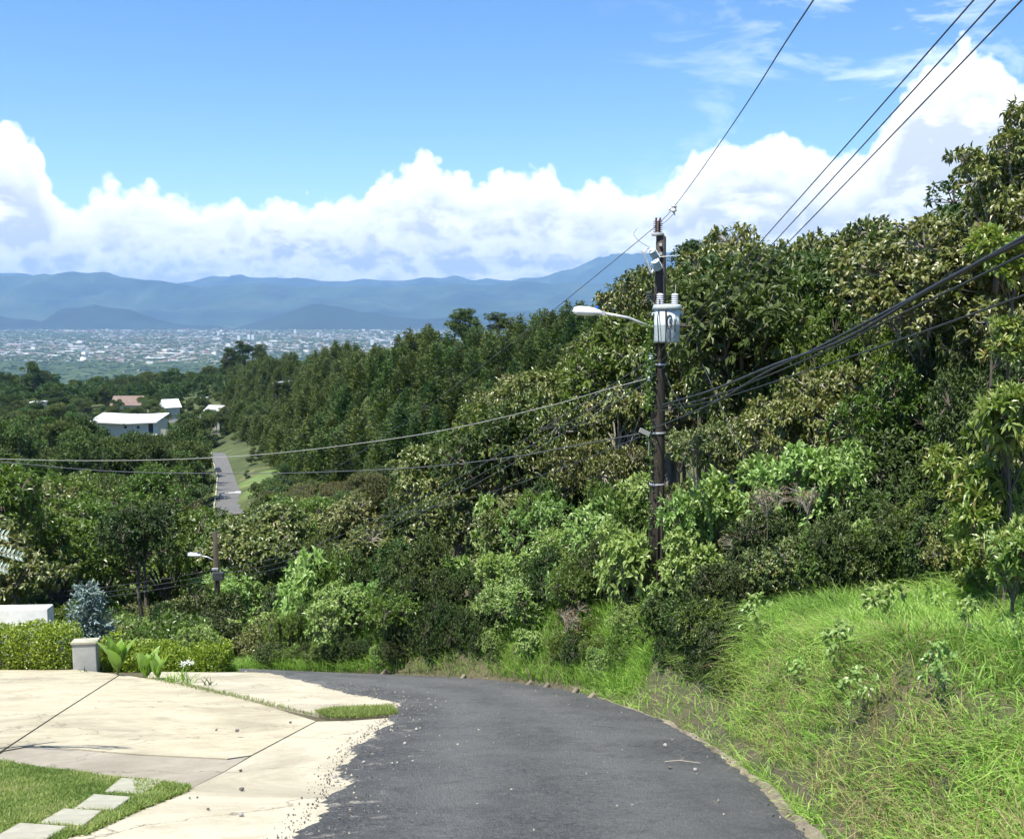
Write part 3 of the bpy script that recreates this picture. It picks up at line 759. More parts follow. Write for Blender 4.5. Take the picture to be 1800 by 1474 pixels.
# rows of bushes hugging the bend
rs = np.random.RandomState(19)
EDGE = resample([Vector((p.x, p.y, 0)) for p in RE if p.y > 17], 200)
for ring, (dd, step, Rr_, zz_) in enumerate([(.75, .62, (.32, .55), (.9, 1.2)), (1.7, .95, (.6, .95), (1.1, 1.6)), (3.0, 1.3, (.9, 1.4), (1.3, 2.0))]):
    s_ = 0.0
    while s_ < 17.5:
        j = min(197, int(s_ / 17.6 * 199)); s_ += step * rs.uniform(.8, 1.25)
        q = EDGE[j + 1] - EDGE[j]; nrm = np.array([q[1], -q[0]]); nrm /= np.linalg.norm(nrm) + 1e-9
        x, y = EDGE[j][:2] + nrm * dd * rs.uniform(.85, 1.2) * (1.25 if 680 < CX + F * EDGE[j][0] / EDGE[j][1] < 850 else 1); px = CX + F * x / y
        if px > 1130: continue
        if ring == 0 and (700 < px < 740 or 880 < px < 960 or (px > 1000 and rs.rand() < .5)): continue
        R_ = rs.uniform(*Rr_); zs = rs.uniform(*zz_); gz = hz(x, y)
        dark = 680 < px < 850  # darker leaves picked here to stand for shade under the overhang
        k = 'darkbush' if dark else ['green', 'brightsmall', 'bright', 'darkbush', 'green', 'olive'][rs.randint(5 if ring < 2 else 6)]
        nm_ = {'darkbush': 'dark leaved', 'green': 'mid green', 'olive': 'olive green', 'bright': 'bright broad leaved', 'brightsmall': 'bright small leaved'}[k]
        tree(k, ring * 7 + j, (x, y, gz + R_ * zs * (.75 if ring else .8)), R_, 'bank_bush', nm_ + ' bush crowding the outer edge of the bend of the street', 'bush', nm_ + ' bushes around the bend', zs=zs, trunk=False)
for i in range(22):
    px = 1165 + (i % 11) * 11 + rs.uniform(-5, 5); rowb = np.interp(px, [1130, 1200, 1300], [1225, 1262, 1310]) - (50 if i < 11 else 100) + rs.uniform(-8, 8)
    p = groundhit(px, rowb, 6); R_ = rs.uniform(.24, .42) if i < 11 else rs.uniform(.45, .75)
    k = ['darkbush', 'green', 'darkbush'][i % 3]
    tree(k, i, (p.x + .2, p.y + .2, p.z + R_ * .7), R_, 'bank_bush', ('dark leaved' if k != 'green' else 'mid green') + ' bush in the shaded gap between the pole and the grass mound', 'bush', ('dark' if k != 'green' else 'green') + ' bushes of the shaded gap', zs=1.15, trunk=False)  # mostly dark leaf colour, painting in the shadow pocket beside the mound
for i in range(34):
    far_ = i % 2; px = 1322 + i * 16 + rs.uniform(-6, 6); rowb = np.interp(px, [1320, 1400, 1500, 1700, 1860], [1105, 1085, 1075, 1065, 1040]) - 6 - 34 * far_
    p = groundhit(px, rowb, 5)
    if p is None or p.y > 19: continue
    R_ = rs.uniform(.45, .7) * (1.25 if far_ else 1); k = ['darkbush', 'green', 'darkbush', 'darkbush', 'olive'][i % 5]
    tree(k, i, (p.x, p.y + .3, p.z + R_ * .8), R_, 'bank_bush', {'darkbush': 'dark leaved', 'green': 'mid green', 'olive': 'olive'}[k] + ' bush along the upper edge of the grass mound', 'bush', {'darkbush': 'dark', 'green': 'green', 'olive': 'olive'}[k] + ' bushes above the grass mound', zs=1.3, trunk=False)
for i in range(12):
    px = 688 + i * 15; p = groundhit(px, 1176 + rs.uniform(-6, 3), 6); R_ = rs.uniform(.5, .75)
    tree('darkbush', i, (p.x + .1, p.y + .5, p.z + R_ * 1.0), R_, 'bank_bush', 'shade darkened bush closing the dark hollow at the outside of the bend', 'bush', 'dark bushes of the hollow', zs=1.5, trunk=False)  # leaf colour darkened so the overhung hollow looks shaded
# undergrowth filling the bank between the trunks
rs = np.random.RandomState(15); pts = []; cnt = 0
NY = 8.5 + 27 * rs.rand(40000) ** 1.05; NX = rs.uniform(-7, 17, 40000); ND = sdist(NX, NY); NPX = CX + F * NX / NY
kk_ = (NPX < 1900) & (NPX > 480) & (ND < 10) & (ND > .7); CAND = np.stack([NX, NY, ND, NPX], 1)[kk_]
for x, y, d, px in CAND:
    if cnt >= 285: break
    dm_ = 3.6 if px < 1130 else ( 2.2 if px < 1290 else (4.4 if y > 12 else 3.4))
    if d < dm_: continue
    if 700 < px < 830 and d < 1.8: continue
    if d < 1.9 and px > 800 and rs.rand() < .45: continue
    if any((x - a) ** 2 + (y - b_) ** 2 < (.95 + .04 * d) ** 2 for a, b_ in pts): continue
    gz = hz(x, y); front = d < dm_ + 1.6
    R_ = rs.uniform(.5, .8) if front else rs.uniform(.8, 1.35); zs = rs.uniform(.8, 1.2) if front else rs.uniform(1.2, 1.9)
    lim = np.interp(px, [480, 640, 900, 1100, 1300, 1500, 1800], [1060, 1000, 950, 890, 830, 850, 780]) + rs.uniform(0, 70)
    if abs(px - 1152) < 60 and y < 21.5: lim = 1050; R_ = min(R_, .5)
    zc = min(gz + R_ * zs * .85, at(px, lim, y).z - R_ * zs * .8)
    if zc < gz - .1: continue
    pts.append((x, y)); cnt += 1
    r_ = rs.rand()
    if 690 < px < 840: k = 'darkbush'  # dark foliage colour again paints the shade of the hollow
    elif px > 1540: k = 'darkbush' if r_ < .7 else 'green'  # mostly dark foliage, its colour standing in for the deep shade here
    elif front: k = ['brightsmall', 'bright', 'green', 'bright'][int(r_ * 4)]
    else: k = ['darkbush', 'green', 'darkbush', 'olive', 'bright'][int(r_ * 5)]
    nm_ = {'darkbush': 'dark leaved', 'green': 'mid green', 'olive': 'olive green', 'bright': 'bright broad leaved', 'brightsmall': 'bright small leaved'}[k]
    tree(k, cnt, (x, y, zc), R_, 'undergrowth_bush', nm_ + ' bush in the undergrowth of the right hand bank, between the taller trees', 'bush', nm_ + ' undergrowth bushes on the bank', zs=zs, trunk=False)
# ------------------------------------------------------------------ valley trees
def scatter(n, ysamp, pxr, mind, seed, ok=lambda px, x, y: True, tries=20000):
    rs = np.random.RandomState(seed); out = []
    for _ in range(tries):
        if len(out) >= n: break
        y = ysamp(rs); px = rs.uniform(*pxr); x = (px - CX) / F * y
        if not ok(px, x, y): continue
        if any((x - a) ** 2 + (y - b_) ** 2 < mind * mind for a, b_, _ in out): continue
        out.append((x, y, px))
    return out
roadpx = lambda y: np.interp(y, [130, 154, 192, 265, 301, 344], [404, 403, 402, 398, 386, 384])
def row_of(x, y, z):
    f_ = y * cP - z * sP; u = y * sP + z * cP
    return CY - F * u / f_
# front valley (brown and green umbrella crowns) 50..150 m
def ok1(px, x, y): return not (350 < px < 455 and y > 95) and not (px > 460 and y < 60) and not (300 < px < 450 and y < 62) and (y > 42 or px < 60)
zone1 = scatter(150, lambda r: 42 + 112 * r.rand() ** .8, (-90, 660), 4.3, 3, ok1)
cols = {'bronze': 'brown green', 'mid': 'green', 'cypress': 'dark'}
for i, (x, y, px) in enumerate(zone1):
    k = ['bronze', 'mid', 'bronze', 'cypress', 'mid'][i % 5]
    if px > 430: k = ['mid', 'bronze'][i % 2]
    R_ = random.uniform(3.0, 4.6) * (1 if k != 'cypress' else .8); gz = hz(x, y); h = random.uniform(4.0, 6.5)
    k0 = k
    if y < 85: k = {'bronze': 'olive', 'mid': 'green', 'cypress': 'darkbush'}[k]; R_ *= .82
    lim = 905 if 330 < px < 470 else (830 if px < 330 else 880); lim += random.uniform(5, 130 if px < 330 else 60); h += random.uniform(0, 4) * (px < 330)
    zc = gz + h
    tz = at(px, lim, y).z; zc = min(zc, tz - R_ * .55)
    if zc - gz < 1.2: R_ *= .6; zc = gz + 1.3
    where = 'near the second utility pole' if 300 < px < 520 else ('left of the blue spruce' if px < 120 else 'in front of the far road')
    tree(k, i, (x, y, zc), R_, 'valley_tree', {'bronze': 'flat crowned brown green tree in the near valley', 'mid': 'spreading mid green tree in the near valley', 'cypress': 'dark leaved tree in the near valley'}[k0],
         'tree', {'bronze': 'brown green crowns of the near valley', 'mid': 'green crowns of the near valley', 'cypress': 'dark crowns of the near valley'}[k0])
# bushes closing the ground between the near valley trees
low = scatter(95, lambda r: 33 + 45 * r.rand(), (-80, 560), 2.3, 44, lambda px, x, y: not (y < 38 and px > 395))
for i, (x, y, px) in enumerate(low):
    k = ['green', 'darkbush', 'olive', 'green', 'brightsmall'][i % 5]; R_ = random.uniform(1.3, 2.1); gz = hz(x, y); zc = gz + R_ * .7
    lim = 1085 if y < 44 else 1000
    if abs(px - 160) < 45 and y < 36: continue
    zc = min(zc, at(px, lim, y).z - R_ * .8)
    if zc < gz - .5: continue
    tree(k, i, (x, y, zc), R_, 'valley_bush', {'green': 'mid green', 'darkbush': 'dark green', 'olive': 'olive', 'brightsmall': 'light green'}[k] + ' bush in the thicket behind the garden hedges', 'bush', {'green': 'mid green', 'darkbush': 'dark green', 'olive': 'olive', 'brightsmall': 'light green'}[k] + ' thicket bushes behind the garden', trunk=False)
# unique crowns
tree('mid', 1, at(445, 950, 120), 7.2, 'valley_tree', 'large pale yellow green rounded tree just below the far road', 'tree', zs=.9)
tree('mid', 2, at(530, 975, 75), 3.8, 'valley_tree', 'feathery green flat tree right of the pale rounded tree', 'tree', zs=.8)
# dark cypresses mid valley 150..300 m
def ok2(px, x, y):
    if abs(px - roadpx(y)) < 50 + 5500 / y and y > 140: return False
    if 405 < px < 520 and 150 < y < 300: return False
    if px > 300 and y > 290: return False
    return not (270 < px < 345 and y > 240)
zone2 = scatter(120, lambda r: 145 + 200 * r.rand(), (-70, 520), 6.6, 8, ok2)
for i, (x, y, px) in enumerate(zone2):
    gz = hz(x, y); R_ = random.uniform(4.2, 7.2); h = random.uniform(5.5, 10)
    lim = 766 + random.uniform(0, 60) if 140 < px < 290 else 725 + random.uniform(0, 110); h += random.uniform(0, 4)
    tz = at(px, lim, y).z; zc = min(gz + h, tz - R_ * 1.1)
    if zc - gz < 1.8: R_ *= .6; zc = gz + 2.0
    tree('cypress', i, (x, y, zc), R_, 'cypress_tree', 'broad dark cypress in the mass of trees below the white roofed house', 'tree', 'dark cypresses of the middle valley', zs=random.uniform(1.0, 1.5))
tree('cypress', 1, at(345, 800, 262), 4.6, 'cypress_tree', 'tall dark cypress close left of the far road', 'tree', zs=1.3)
tree('cypress', 2, at(338, 862, 215), 4.6, 'cypress_tree', 'dark cypress shading the near end of the far road', 'tree', zs=1.25)
tree('cypress', 3, at(475, 895, 165), 3.8, 'cypress_tree', 'small dark conical tree right of the near end of the far road', 'tree', zs=.9)
# behind the houses 400..560
def ok3(px, x, y): return not (110 < px < 350 and 300 < y < 425) and not (200 < px < 250 and 462 < y < 484) and not (276 < px < 310 and 440 < y < 475) and not (355 < px < 402 and y < 450) and not (45 < px < 110 and 455 < y < 482)
zone3 = scatter(250, lambda r: 345 + 300 * r.rand(), (-70, 500), 6.6, 12, ok3)
zone3.sort(key=lambda t: t[1]); far_wood = zone3[130:]; zone3 = zone3[:130]
for i, (x, y, px) in enumerate(zone3):
    gz = hz(x, y); R_ = random.uniform(4.5, 7); h = random.uniform(5, 9)
    lim = (705 if y < 520 else 672) + random.uniform(0, 20)
    if 110 < px < 420 and y < 480: lim = max(lim, random.uniform(718, 738))
    if 355 < px < 400: lim = max(lim, 724)
    zc = min(gz + h, at(px, lim, y).z - R_ * .9)
    if zc - gz < 1.5: R_ *= .5; zc = gz + 1.6
    tree(['cypress', 'mid', 'cypress'][i % 3], i, (x, y, zc), R_, 'valley_tree', ['dark tree around the houses of the far valley', 'light green tree around the houses of the far valley', 'dark tree around the houses of the far valley'][i % 3], 'tree', 'dark trees around the far houses' if i % 3 != 1 else 'green trees around the far houses')
lw = []
for k in range(3):
    me, _ = crown(seed=400 + k, R_=5.0, nl=20, lobe=.28, ncl=320, per=5, LL=1.15, LW=.42, flat=1.1, droop=-.1, cl=.4, layered=.4, material=M['cypress'], limbs=False, low=-.8)
    v = np.empty(len(me.vertices) * 3, np.float32); me.vertices.foreach_get('co', v); ff = np.empty(len(me.loops), np.int32); me.loops.foreach_get('vertex_index', ff); tt = np.empty(len(v) // 3, np.float32); me.attributes['tint'].data.foreach_get('value', tt)
    lw.append((v.reshape(-1, 3), ff.reshape(-1, 3), tt))
parts = []; tts = []
for i, (x, y, px) in enumerate(far_wood):
    v, ff, tt = lw[i % 3]; R_ = random.uniform(4.5, 7.5) / 5; gz = hz(x, y); zc = min(gz + random.uniform(4, 8), at(px, (705 if y < 520 else 672) + random.uniform(0, 20), y).z - R_ * 4.5)
    zc = max(zc, gz + 1.5); a = random.uniform(0, 6.28); ca, sa = math.cos(a), math.sin(a)
    parts.append((np.stack([(v[:, 0] * ca - v[:, 1] * sa) * R_ + x, (v[:, 0] * sa + v[:, 1] * ca) * R_ + y, v[:, 2] * R_ + zc], 1), [ff])); tts.append(tt)
Vc, Fc = cat_geo(parts); tag(link('valley_wood', np_mesh('valley_wood', Vc, Fc, [M['cypress']], {'tint': np.concatenate(tts)})), 'dark wood closing the valley behind the farthest houses', 'wood', kind='stuff')
# tree line against the city
for i in range(96):
    px = -40 + i * 6.6 + random.uniform(-4, 4); y = random.uniform(640, 760); x = (px - CX) / F * y
    topr = np.interp(px, [-40, 0, 30, 60, 85, 100, 130, 200, 290, 380, 400, 470, 560, 640], [655, 650, 655, 652, 650, 662, 668, 655, 648, 640, 636, 632, 622, 615]) + random.uniform(-2, 14)
    R_ = random.uniform(7, 11); zs = random.uniform(1.0, 1.6)
    zc = at(px, topr, y).z - R_ * 1.15 * zs
    tree('cypress', i, (x, y, zc), R_, 'tree_line_cypress', 'dark cypress in the tree line in front of the city', 'tree', 'cypress line in front of the city', zs=zs)
for px, top, lab in [(58, 632, 'tall feathery pointed tree standing above the left end of the tree line'), (402, 608, 'left rounded dark tree of the group rising above the tree line into the city'), (428, 598, 'tallest rounded dark tree rising above the tree line into the city'), (458, 602, 'right rounded dark tree rising above the tree line into the city')]:
    y = 610; R_ = 6.6 if px > 100 else 8
    c = at(px, top, y); tree('cypress', int(px), (c.x, y, c.z - R_ * 1.3), R_, 'tall_tree', lab, 'tree', zs=1.15)
c = at(820, 575, 262); tree('cypress', 2, c, 6.2, 'hilltop_tree', 'large dark spreading tree on the crest of the conifer hill', 'tree', zs=.75)
c = at(875, 566, 262); tree('cypress', 1, c, 4.2, 'hilltop_tree', 'low dark tree right of the large one on the hill crest', 'tree', zs=.6)
c = at(745, 612, 258); tree('cypress', 3, c, 4.4, 'hilltop_tree', 'rounded dark tree at the left shoulder of the conifer hill', 'tree', zs=.9)
# conifer plantation
RX = [-200, -172, -115, -70, -25, 22, 60]; RY = [640, 620, 520, 420, 275, 255, 240]
rs = np.random.RandomState(21); cand = []
yy = 158.0
while yy < 640:
    sp_ = 5.6 if yy < 320 else 7.5
    x = -210.0
    while x < 62:
        xx = x + rs.uniform(-.5, .5) * sp_ + 2.5 * math.sin(yy * .9); y2 = yy + rs.uniform(-.5, .5) * sp_
        x += sp_; px = CX + F * xx / y2
        if px > 1180 or px < 400: continue
        if y2 > np.interp(xx, RX, RY) + 16: continue
        # lower edge of the plantation
        if y2 < np.interp(px, [400, 480, 520, 700, 1200], [400, 260, 176, 160, 150]): continue
        if row_of(xx, y2, hz(xx, y2)) > 905: continue
        cand.append((xx, y2, px))
    yy += sp_ * .9
cand.sort(key=lambda t: t[1])
print('CONIFERS', len(cand))
near = cand[:296]; rest = cand[296:]
def conH(px, x, y): return rs.uniform(.62, 1.22)
for i, (x, y, px) in enumerate(near):
    s = conH(px, x, y); gz = hz(x, y)
    root = empty('conifer', (x, y, gz), rs.uniform(0, 6.28)); 
    tag(root, 'young conifer in the dense dark green plantation on the hillside', 'tree', 'conifers of the hillside plantation')
    o = link('crown', CON[i % 4], root); o.scale = (s * 1.15, s * 1.15, s)
    t = link('trunk', TR[i % 3], root); t.scale = (.14, .14, 9 * s)
# the farther rest as one mass
base = []
for k in range(4):
    me = CON[k]; v = np.empty(len(me.vertices) * 3, np.float32); me.vertices.foreach_get('co', v); v = v.reshape(-1, 3)
    ff = np.empty(len(me.loops), np.int32); me.loops.foreach_get('vertex_index', ff)
    tt = np.empty(len(v), np.float32); me.attributes['tint'].data.foreach_get('value', tt)
    base.append((v, ff.reshape(-1, 3), tt))
if rest:
    parts = []; tts = []
    for i, (x, y, px) in enumerate(rest):
        v, ff, tt = base[i % 4]; s = rs.uniform(.8, 1.2) * (1.15 if y > 350 else 1); a = rs.uniform(0, 6.28); ca, sa = math.cos(a), math.sin(a)
        # thin the far ones: keep half of the sprays
        keep = np.ones(len(ff), bool)
        w = np.stack([(v[:, 0] * ca - v[:, 1] * sa) * s * 1.15 + x, (v[:, 0] * sa + v[:, 1] * ca) * s * 1.15 + y, v[:, 2] * s + hz(x, y)], 1)
        parts.append((w, [ff])); tts.append(tt)
    Vc, Fc = cat_geo(parts)
    tag(link('conifer_wood', np_mesh('conifer_wood', Vc, Fc, [M['conifer']], {'tint': np.concatenate(tts)})), 'far part of the dark conifer plantation on the ridge', 'wood', kind='stuff')
# ------------------------------------------------------------------ grass
def blades(name, P, Ln, W, lean, seed, material, tint):
    """curved blades; P (n,3), lean (n,3) horizontal bend vectors (relative)"""
    rs = np.random.RandomState(seed); n = len(P)
    a = rs.uniform(0, 6.28, n); side = np.stack([np.cos(a), np.sin(a), np.zeros(n)], 1)
    up = np.array([0, 0, 1.0]); Ln = Ln[:, None]; W = W[:, None]; V = []
    for t, w in ((0, 1), (.4, .9), (.75, .6)):
        c = P + up * Ln * (t - .32 * t * t * np.linalg.norm(lean, axis=1)[:, None]) + lean * Ln * t ** 1.8
        V += [c - side * W * w / 2, c + side * W * w / 2]
    V.append(P + up * Ln * (1 - .42 * np.linalg.norm(lean, axis=1)[:, None]) + lean * Ln)
    V = np.stack(V, 1).reshape(-1, 3); I = np.arange(n)[:, None] * 7
    Fq = np.concatenate([I + [0, 1, 3, 2], I + [2, 3, 5, 4]]); Ft = I + [4, 5, 6]
    return link(name, np_mesh(name, V, [Fq, Ft], [material], {'tint': np.repeat(tint, 7)}))
def vn(x, y, s, seed=0):      # cheap smooth noise
    return (np.sin(x * s + 1.7 * seed) * np.sin(y * s * 1.13 + seed) + .6 * np.sin(x * s * 2.3 + y * s * 1.9 + seed * 3) + .4 * np.sin(y * s * 3.7 - x * s * 2.9 + seed)) / 2
rs = np.random.RandomState(77)
def bank_points(n, dmin, dmax, ymin, ymax, pxmax=2050, ypow=1.0):
    out = []
    while sum(len(o) for o in out) < n:
        y = ymin + (ymax - ymin) * rs.rand(60000) ** ypow; x = rs.uniform(-8, 9, 60000)
        d = sdist(x, y); px = CX + F * x / y
        m_ = (d > dmin) & (d < dmax) & (px < pxmax) & (px > 400)
        out.append(np.stack([x[m_], y[m_], d[m_]], 1))
    return np.concatenate(out)[:n]
Q = bank_points(115000, .16, 5.5, 5.6, 21, ypow=1.5)
pxq = CX + F * Q[:, 0] / Q[:, 1]
dens = .5 + .5 * vn(Q[:, 0], Q[:, 1], 1.6, 1)
shade_gap = ((pxq > 1150) & (pxq < 1300) & (Q[:, 1] > 11.5))
hol = np.exp(-((Q[:, 0] - 3.9) / .7) ** 2 - ((Q[:, 1] - 8.0) / .8) ** 2)      # bare hollow near the camera
keep = (rs.rand(len(Q)) < np.clip(.35 + dens, 0, 1)) & ~(shade_gap & (rs.rand(len(Q)) < .75)) & (rs.rand(len(Q)) > hol * .8) & (rs.rand(len(Q)) < sm(.15, 1.0, Q[:, 2]) + .3)
Q = Q[keep]; n = len(Q)
z = hgt(Q[:, 0], Q[:, 1])
ln = rs.uniform(.2, .62, n) * (.55 + .5 * sm(.7, 2.2, Q[:, 2])) * (.8 + .3 * dens[keep]) * (.62 + .38 * sm(8, 13, Q[:, 1]))
lx = .55 * vn(Q[:, 0], Q[:, 1], 2.2, 2) - .35; ly_ = .45 * vn(Q[:, 0], Q[:, 1], 1.9, 5) - .1
lean = np.stack([lx, ly_, np.zeros(n)], 1) + rs.randn(n, 3) * [.7, .7, 0]
tint = np.clip(.40 + .34 * vn(Q[:, 0], Q[:, 1], 1.3, 7) + rs.randn(n) * .30, 0, .99)
tag(blades('tall_grass', np.stack([Q[:, 0], Q[:, 1], z - .03], 1), ln, rs.uniform(.007, .017, n), lean, 1, M['grass'], tint), 'tall bright green grass covering the bank along the right side of the street', 'grass', kind='stuff')
Q = bank_points(17000, .4, 3.2, 5.4, 20, ypow=1.4); sel = (CX + F * Q[:, 0] / Q[:, 1] > 1290) & (rs.rand(len(Q)) < np.clip(.25 + .9 * vn(Q[:, 0], Q[:, 1], 1.9, 9) + .7 * (1 - sm(.6, 1.8, Q[:, 2])), 0, 1)); Q = Q[sel]; n = len(Q)
lean = rs.randn(n, 3) * [.8, .8, 0] + [-.3, -.2, 0]
tag(blades('dry_grass', np.stack([Q[:, 0], Q[:, 1], hgt(Q[:, 0], Q[:, 1]) - .01], 1), rs.uniform(.1, .45, n), rs.uniform(.004, .010, n), lean, 2, M['straw'], rs.rand(n)), 'dry straw coloured grass at the foot of the bank beside the gutter', 'grass', kind='stuff')
# dark hollow stays shaded; grass round the bend and beyond the second slab
Q = bank_points(20000, .42, 2.2, 19, 33); z = hgt(Q[:, 0], Q[:, 1]); px = CX + F * Q[:, 0] / Q[:, 1]
sel = (rs.rand(len(Q)) < np.where(np.abs(px - 780) < 90, .3, .85)); Q = Q[sel]; z = z[sel]; n = len(Q)
tag(blades('bank_grass', np.stack([Q[:, 0], Q[:, 1], z], 1), rs.uniform(.2, .6, n), rs.uniform(.012, .022, n), rs.randn(n, 3) * [.4, .4, 0] + [-.2, -.2, 0], 3, M['grass'], np.clip(rs.rand(n) * .7, 0, 1)), 'grass on the far bank around the bend of the street', 'grass', kind='stuff')
x = rs.uniform(-10.5, -6.0, 16000); y = rs.uniform(29, 35, 16000); 
tag(blades('meadow_grass', np.stack([x, y, hgt(x, y)], 1), rs.uniform(.3, .9, 16000) * sm(28.5, 32, y) + .1, rs.uniform(.015, .025, 16000), rs.randn(16000, 3) * [.3, .3, 0], 4, M['grass'], np.clip(rs.rand(16000) * .6, 0, 1)), 'tall grass patch behind the pale concrete slab at the far end of the street', 'grass', kind='stuff')
# lawn
def inpoly(x, y, poly):
    c = np.zeros(len(x), bool); j = len(poly) - 1
    for i in range(len(poly)):
        xi, yi = poly[i].x, poly[i].y; xj, yj = poly[j].x, poly[j].y
        c ^= ((yi > y) != (yj > y)) & (x < (xj - xi) * (y - yi) / (yj - yi + 1e-12) + xi); j = i
    return c
LP = P3([(-160, 1338), (0, 1343), (130, 1362), (235, 1374), (336, 1389), (300, 1406), (252, 1424), (130, 1474), (60, 1520), (-200, 1600)])
sl_polys = [P3(p) for p in ([(213, 1375), (287, 1380), (252, 1404), (184, 1399)], [(165, 1404), (232, 1409), (200, 1432), (130, 1430)], [(112, 1430), (180, 1434), (148, 1460), (68, 1456)], [(35, 1456), (120, 1462), (60, 1500), (-25, 1490)])]
x = rs.uniform(-7.5, -2.0, 260000); y = rs.uniform(6.0, 11.6, 260000); k_ = inpoly(x, y, LP)
for p in sl_polys: k_ &= ~inpoly(x, y, p)
x = x[k_][:95000]; y = y[k_][:95000]; n = len(x)
tag(blades('lawn_grass', np.stack([x, y, plane_z(y) + .03], 1), rs.uniform(.02, .06, n) * (1 + .4 * vn(x, y, 4, 3)), rs.uniform(.004, .008, n), rs.randn(n, 3) * [.5, .5, 0], 5, M['lawn'], np.clip(.45 + .45 * vn(x, y, 2.5, 1) + rs.randn(n) * .25, 0, 1)), 'short mown grass of the lawn at the lower left', 'grass', kind='stuff')
# green strip between apron slabs, weeds along the joints
def weeds(name, poly, n, h, label, seed, mt='lawn', dz=.02):
    rs = np.random.RandomState(seed); P = P3(poly); xs_ = [p.x for p in P]; ys_ = [p.y for p in P]
    x = rs.uniform(min(xs_), max(xs_), n * 6); y = rs.uniform(min(ys_), max(ys_), n * 6); k_ = inpoly(x, y, P); x = x[k_][:n]; y = y[k_][:n]; m_ = len(x)
    tag(blades(name, np.stack([x, y, plane_z(y) + dz], 1), rs.uniform(h * .4, h, m_), rs.uniform(.006, .013, m_), rs.randn(m_, 3) * [.5, .5, 0], seed, M[mt], rs.rand(m_) * .8), label, 'grass', kind='stuff')
weeds('grass_strip', [(552, 1252), (600, 1246), (690, 1243), (700, 1256), (640, 1263), (575, 1264)], 5000, .10, 'bright green strip of grass between the two concrete aprons', 31)
weeds('joint_weeds', [(232, 1190), (300, 1199), (352, 1211), (430, 1229), (500, 1248), (560, 1264), (560, 1268), (500, 1254), (430, 1236), (350, 1217), (280, 1202)], 3500, .10, 'weeds along the upper edge of the driveway', 32, dz=.06)
weeds('edge_weeds', [(235, 1376), (335, 1386), (332, 1394), (300, 1408), (252, 1426), (150, 1474), (135, 1474), (240, 1420)], 3500, .08, 'weeds between the paving slabs and the concrete apron', 33)

# ------------------------------------------------------------------ hedge, plants and garden walls
def leafball(name, boxes, n, LL, LW, material, seed, upb=.4):
    """leaves over the surface of rounded boxes, world space about an origin. boxes: (c, half sizes)"""
    rs = np.random.RandomState(seed); P = []; D = []
    vol = np.array([b_[1][0] * b_[1][2] + b_[1][0] * b_[1][1] for b_ in boxes]); vol = vol / vol.sum()
    for (c, h), w in zip(boxes, vol):
        k = int(n * w); d = rs.randn(k, 3); d = d / (np.abs(d) ** 4).sum(1)[:, None] ** .25
        p = d * np.array(h) * rs.uniform(.72, 1.04, k)[:, None] + np.array(c); P.append(p); D.append(d)
    P = np.concatenate(P); D = unit(np.concatenate(D)); k = len(P)
    P[:, 2] += .07 * vn(P[:, 0], P[:, 1], 5, 1)
    V, F_, kk = leaf_arrays(P, unit(D * .6 + rs.randn(k, 3) * .7 + [0, 0, upb]), rs.randn(k, 3) * .5 + [0, 0, 1], LL * rs.uniform(.6, 1.2, k), LW * rs.uniform(.7, 1.2, k), 0)
    return np_mesh(name, V, F_, [material], {'tint': np.repeat(np.clip(rs.rand(k), 0, 1), kk)})
def hedge(px0, px1, row_b, row_t, Y_, depth, label, name='hedge', n=15000, seed=1, slope=0.0):
    a = at(px0, row_b, Y_); b_ = at(px1, row_b, Y_); base = plane_z(Y_) + .1
    H_ = at(px0, row_t, Y_).z - at(px0, row_b, Y_).z
    root = empty(name, ((a.x + b_.x) / 2, Y_, a.z)); tag(root, label, 'hedge')
    L_ = b_.x - a.x; k = max(2, int(L_ / .7)); bx = []
    r_ = np.random.RandomState(seed)
    for i in range(k):
        xx = -L_ / 2 + (i + .5) * L_ / k; hh = H_ * (r_.uniform(.9, 1.08) + slope * (i / k - .5))
        bx.append(((xx, r_.uniform(-.1, .1), hh / 2), (L_ / k * .75, depth / 2 * r_.uniform(.85, 1.1), hh / 2)))
    link('foliage', leafball('hedge_leaves', bx, n, .085, .05, M['hedge'], seed), root)
    mb = MB()
    for i in range(k * 3):
        xx = r_.uniform(-L_ / 2, L_ / 2); mb.tube([(xx, 0, -.3), (xx + r_.uniform(-.15, .15), r_.uniform(-.2, .2), H_ * .8)], [.02, .008], 4, False)
    mb.build('stems', M['bark'], root)
    return root
hedge(-150, 128, 1178, 1099, 28.5, 1.5, 'clipped yellow green hedge in front of the white wall at the left edge', n=26000, seed=3)
hedge(168, 392, 1185, 1134, 29.0, 1.6, 'long low yellow green hedge behind the broad leaved plants', n=22000, seed=5, slope=.25)
c = at(352, 1128, 29.4); tree('brightsmall', 1, c, .62, 'shrub', 'yellow green shrub tip standing above the right end of the low hedge', 'bush')
# conical golden shrub
def small_cone(px, rb, rt, Y_, w, label, mt):
    a = at(px, rb, Y_); H_ = at(px, rt, Y_).z - a.z
    me = conifer(200 + int(px), H_, w, 12, 7, .10, .05, M[mt], .05, 4, .9, .6, .06)
    o = link('cone_shrub', me); o.location = a; tag(o, label, 'bush'); return o
small_cone(205, 1160, 1108, 28.6, .38, 'small pointed golden green shrub behind the broad leaved plants', 'hedge')
small_cone(178, 1165, 1125, 28.8, .3, 'thin pointed yellow green shrub just right of the grey concrete post', 'hedge')
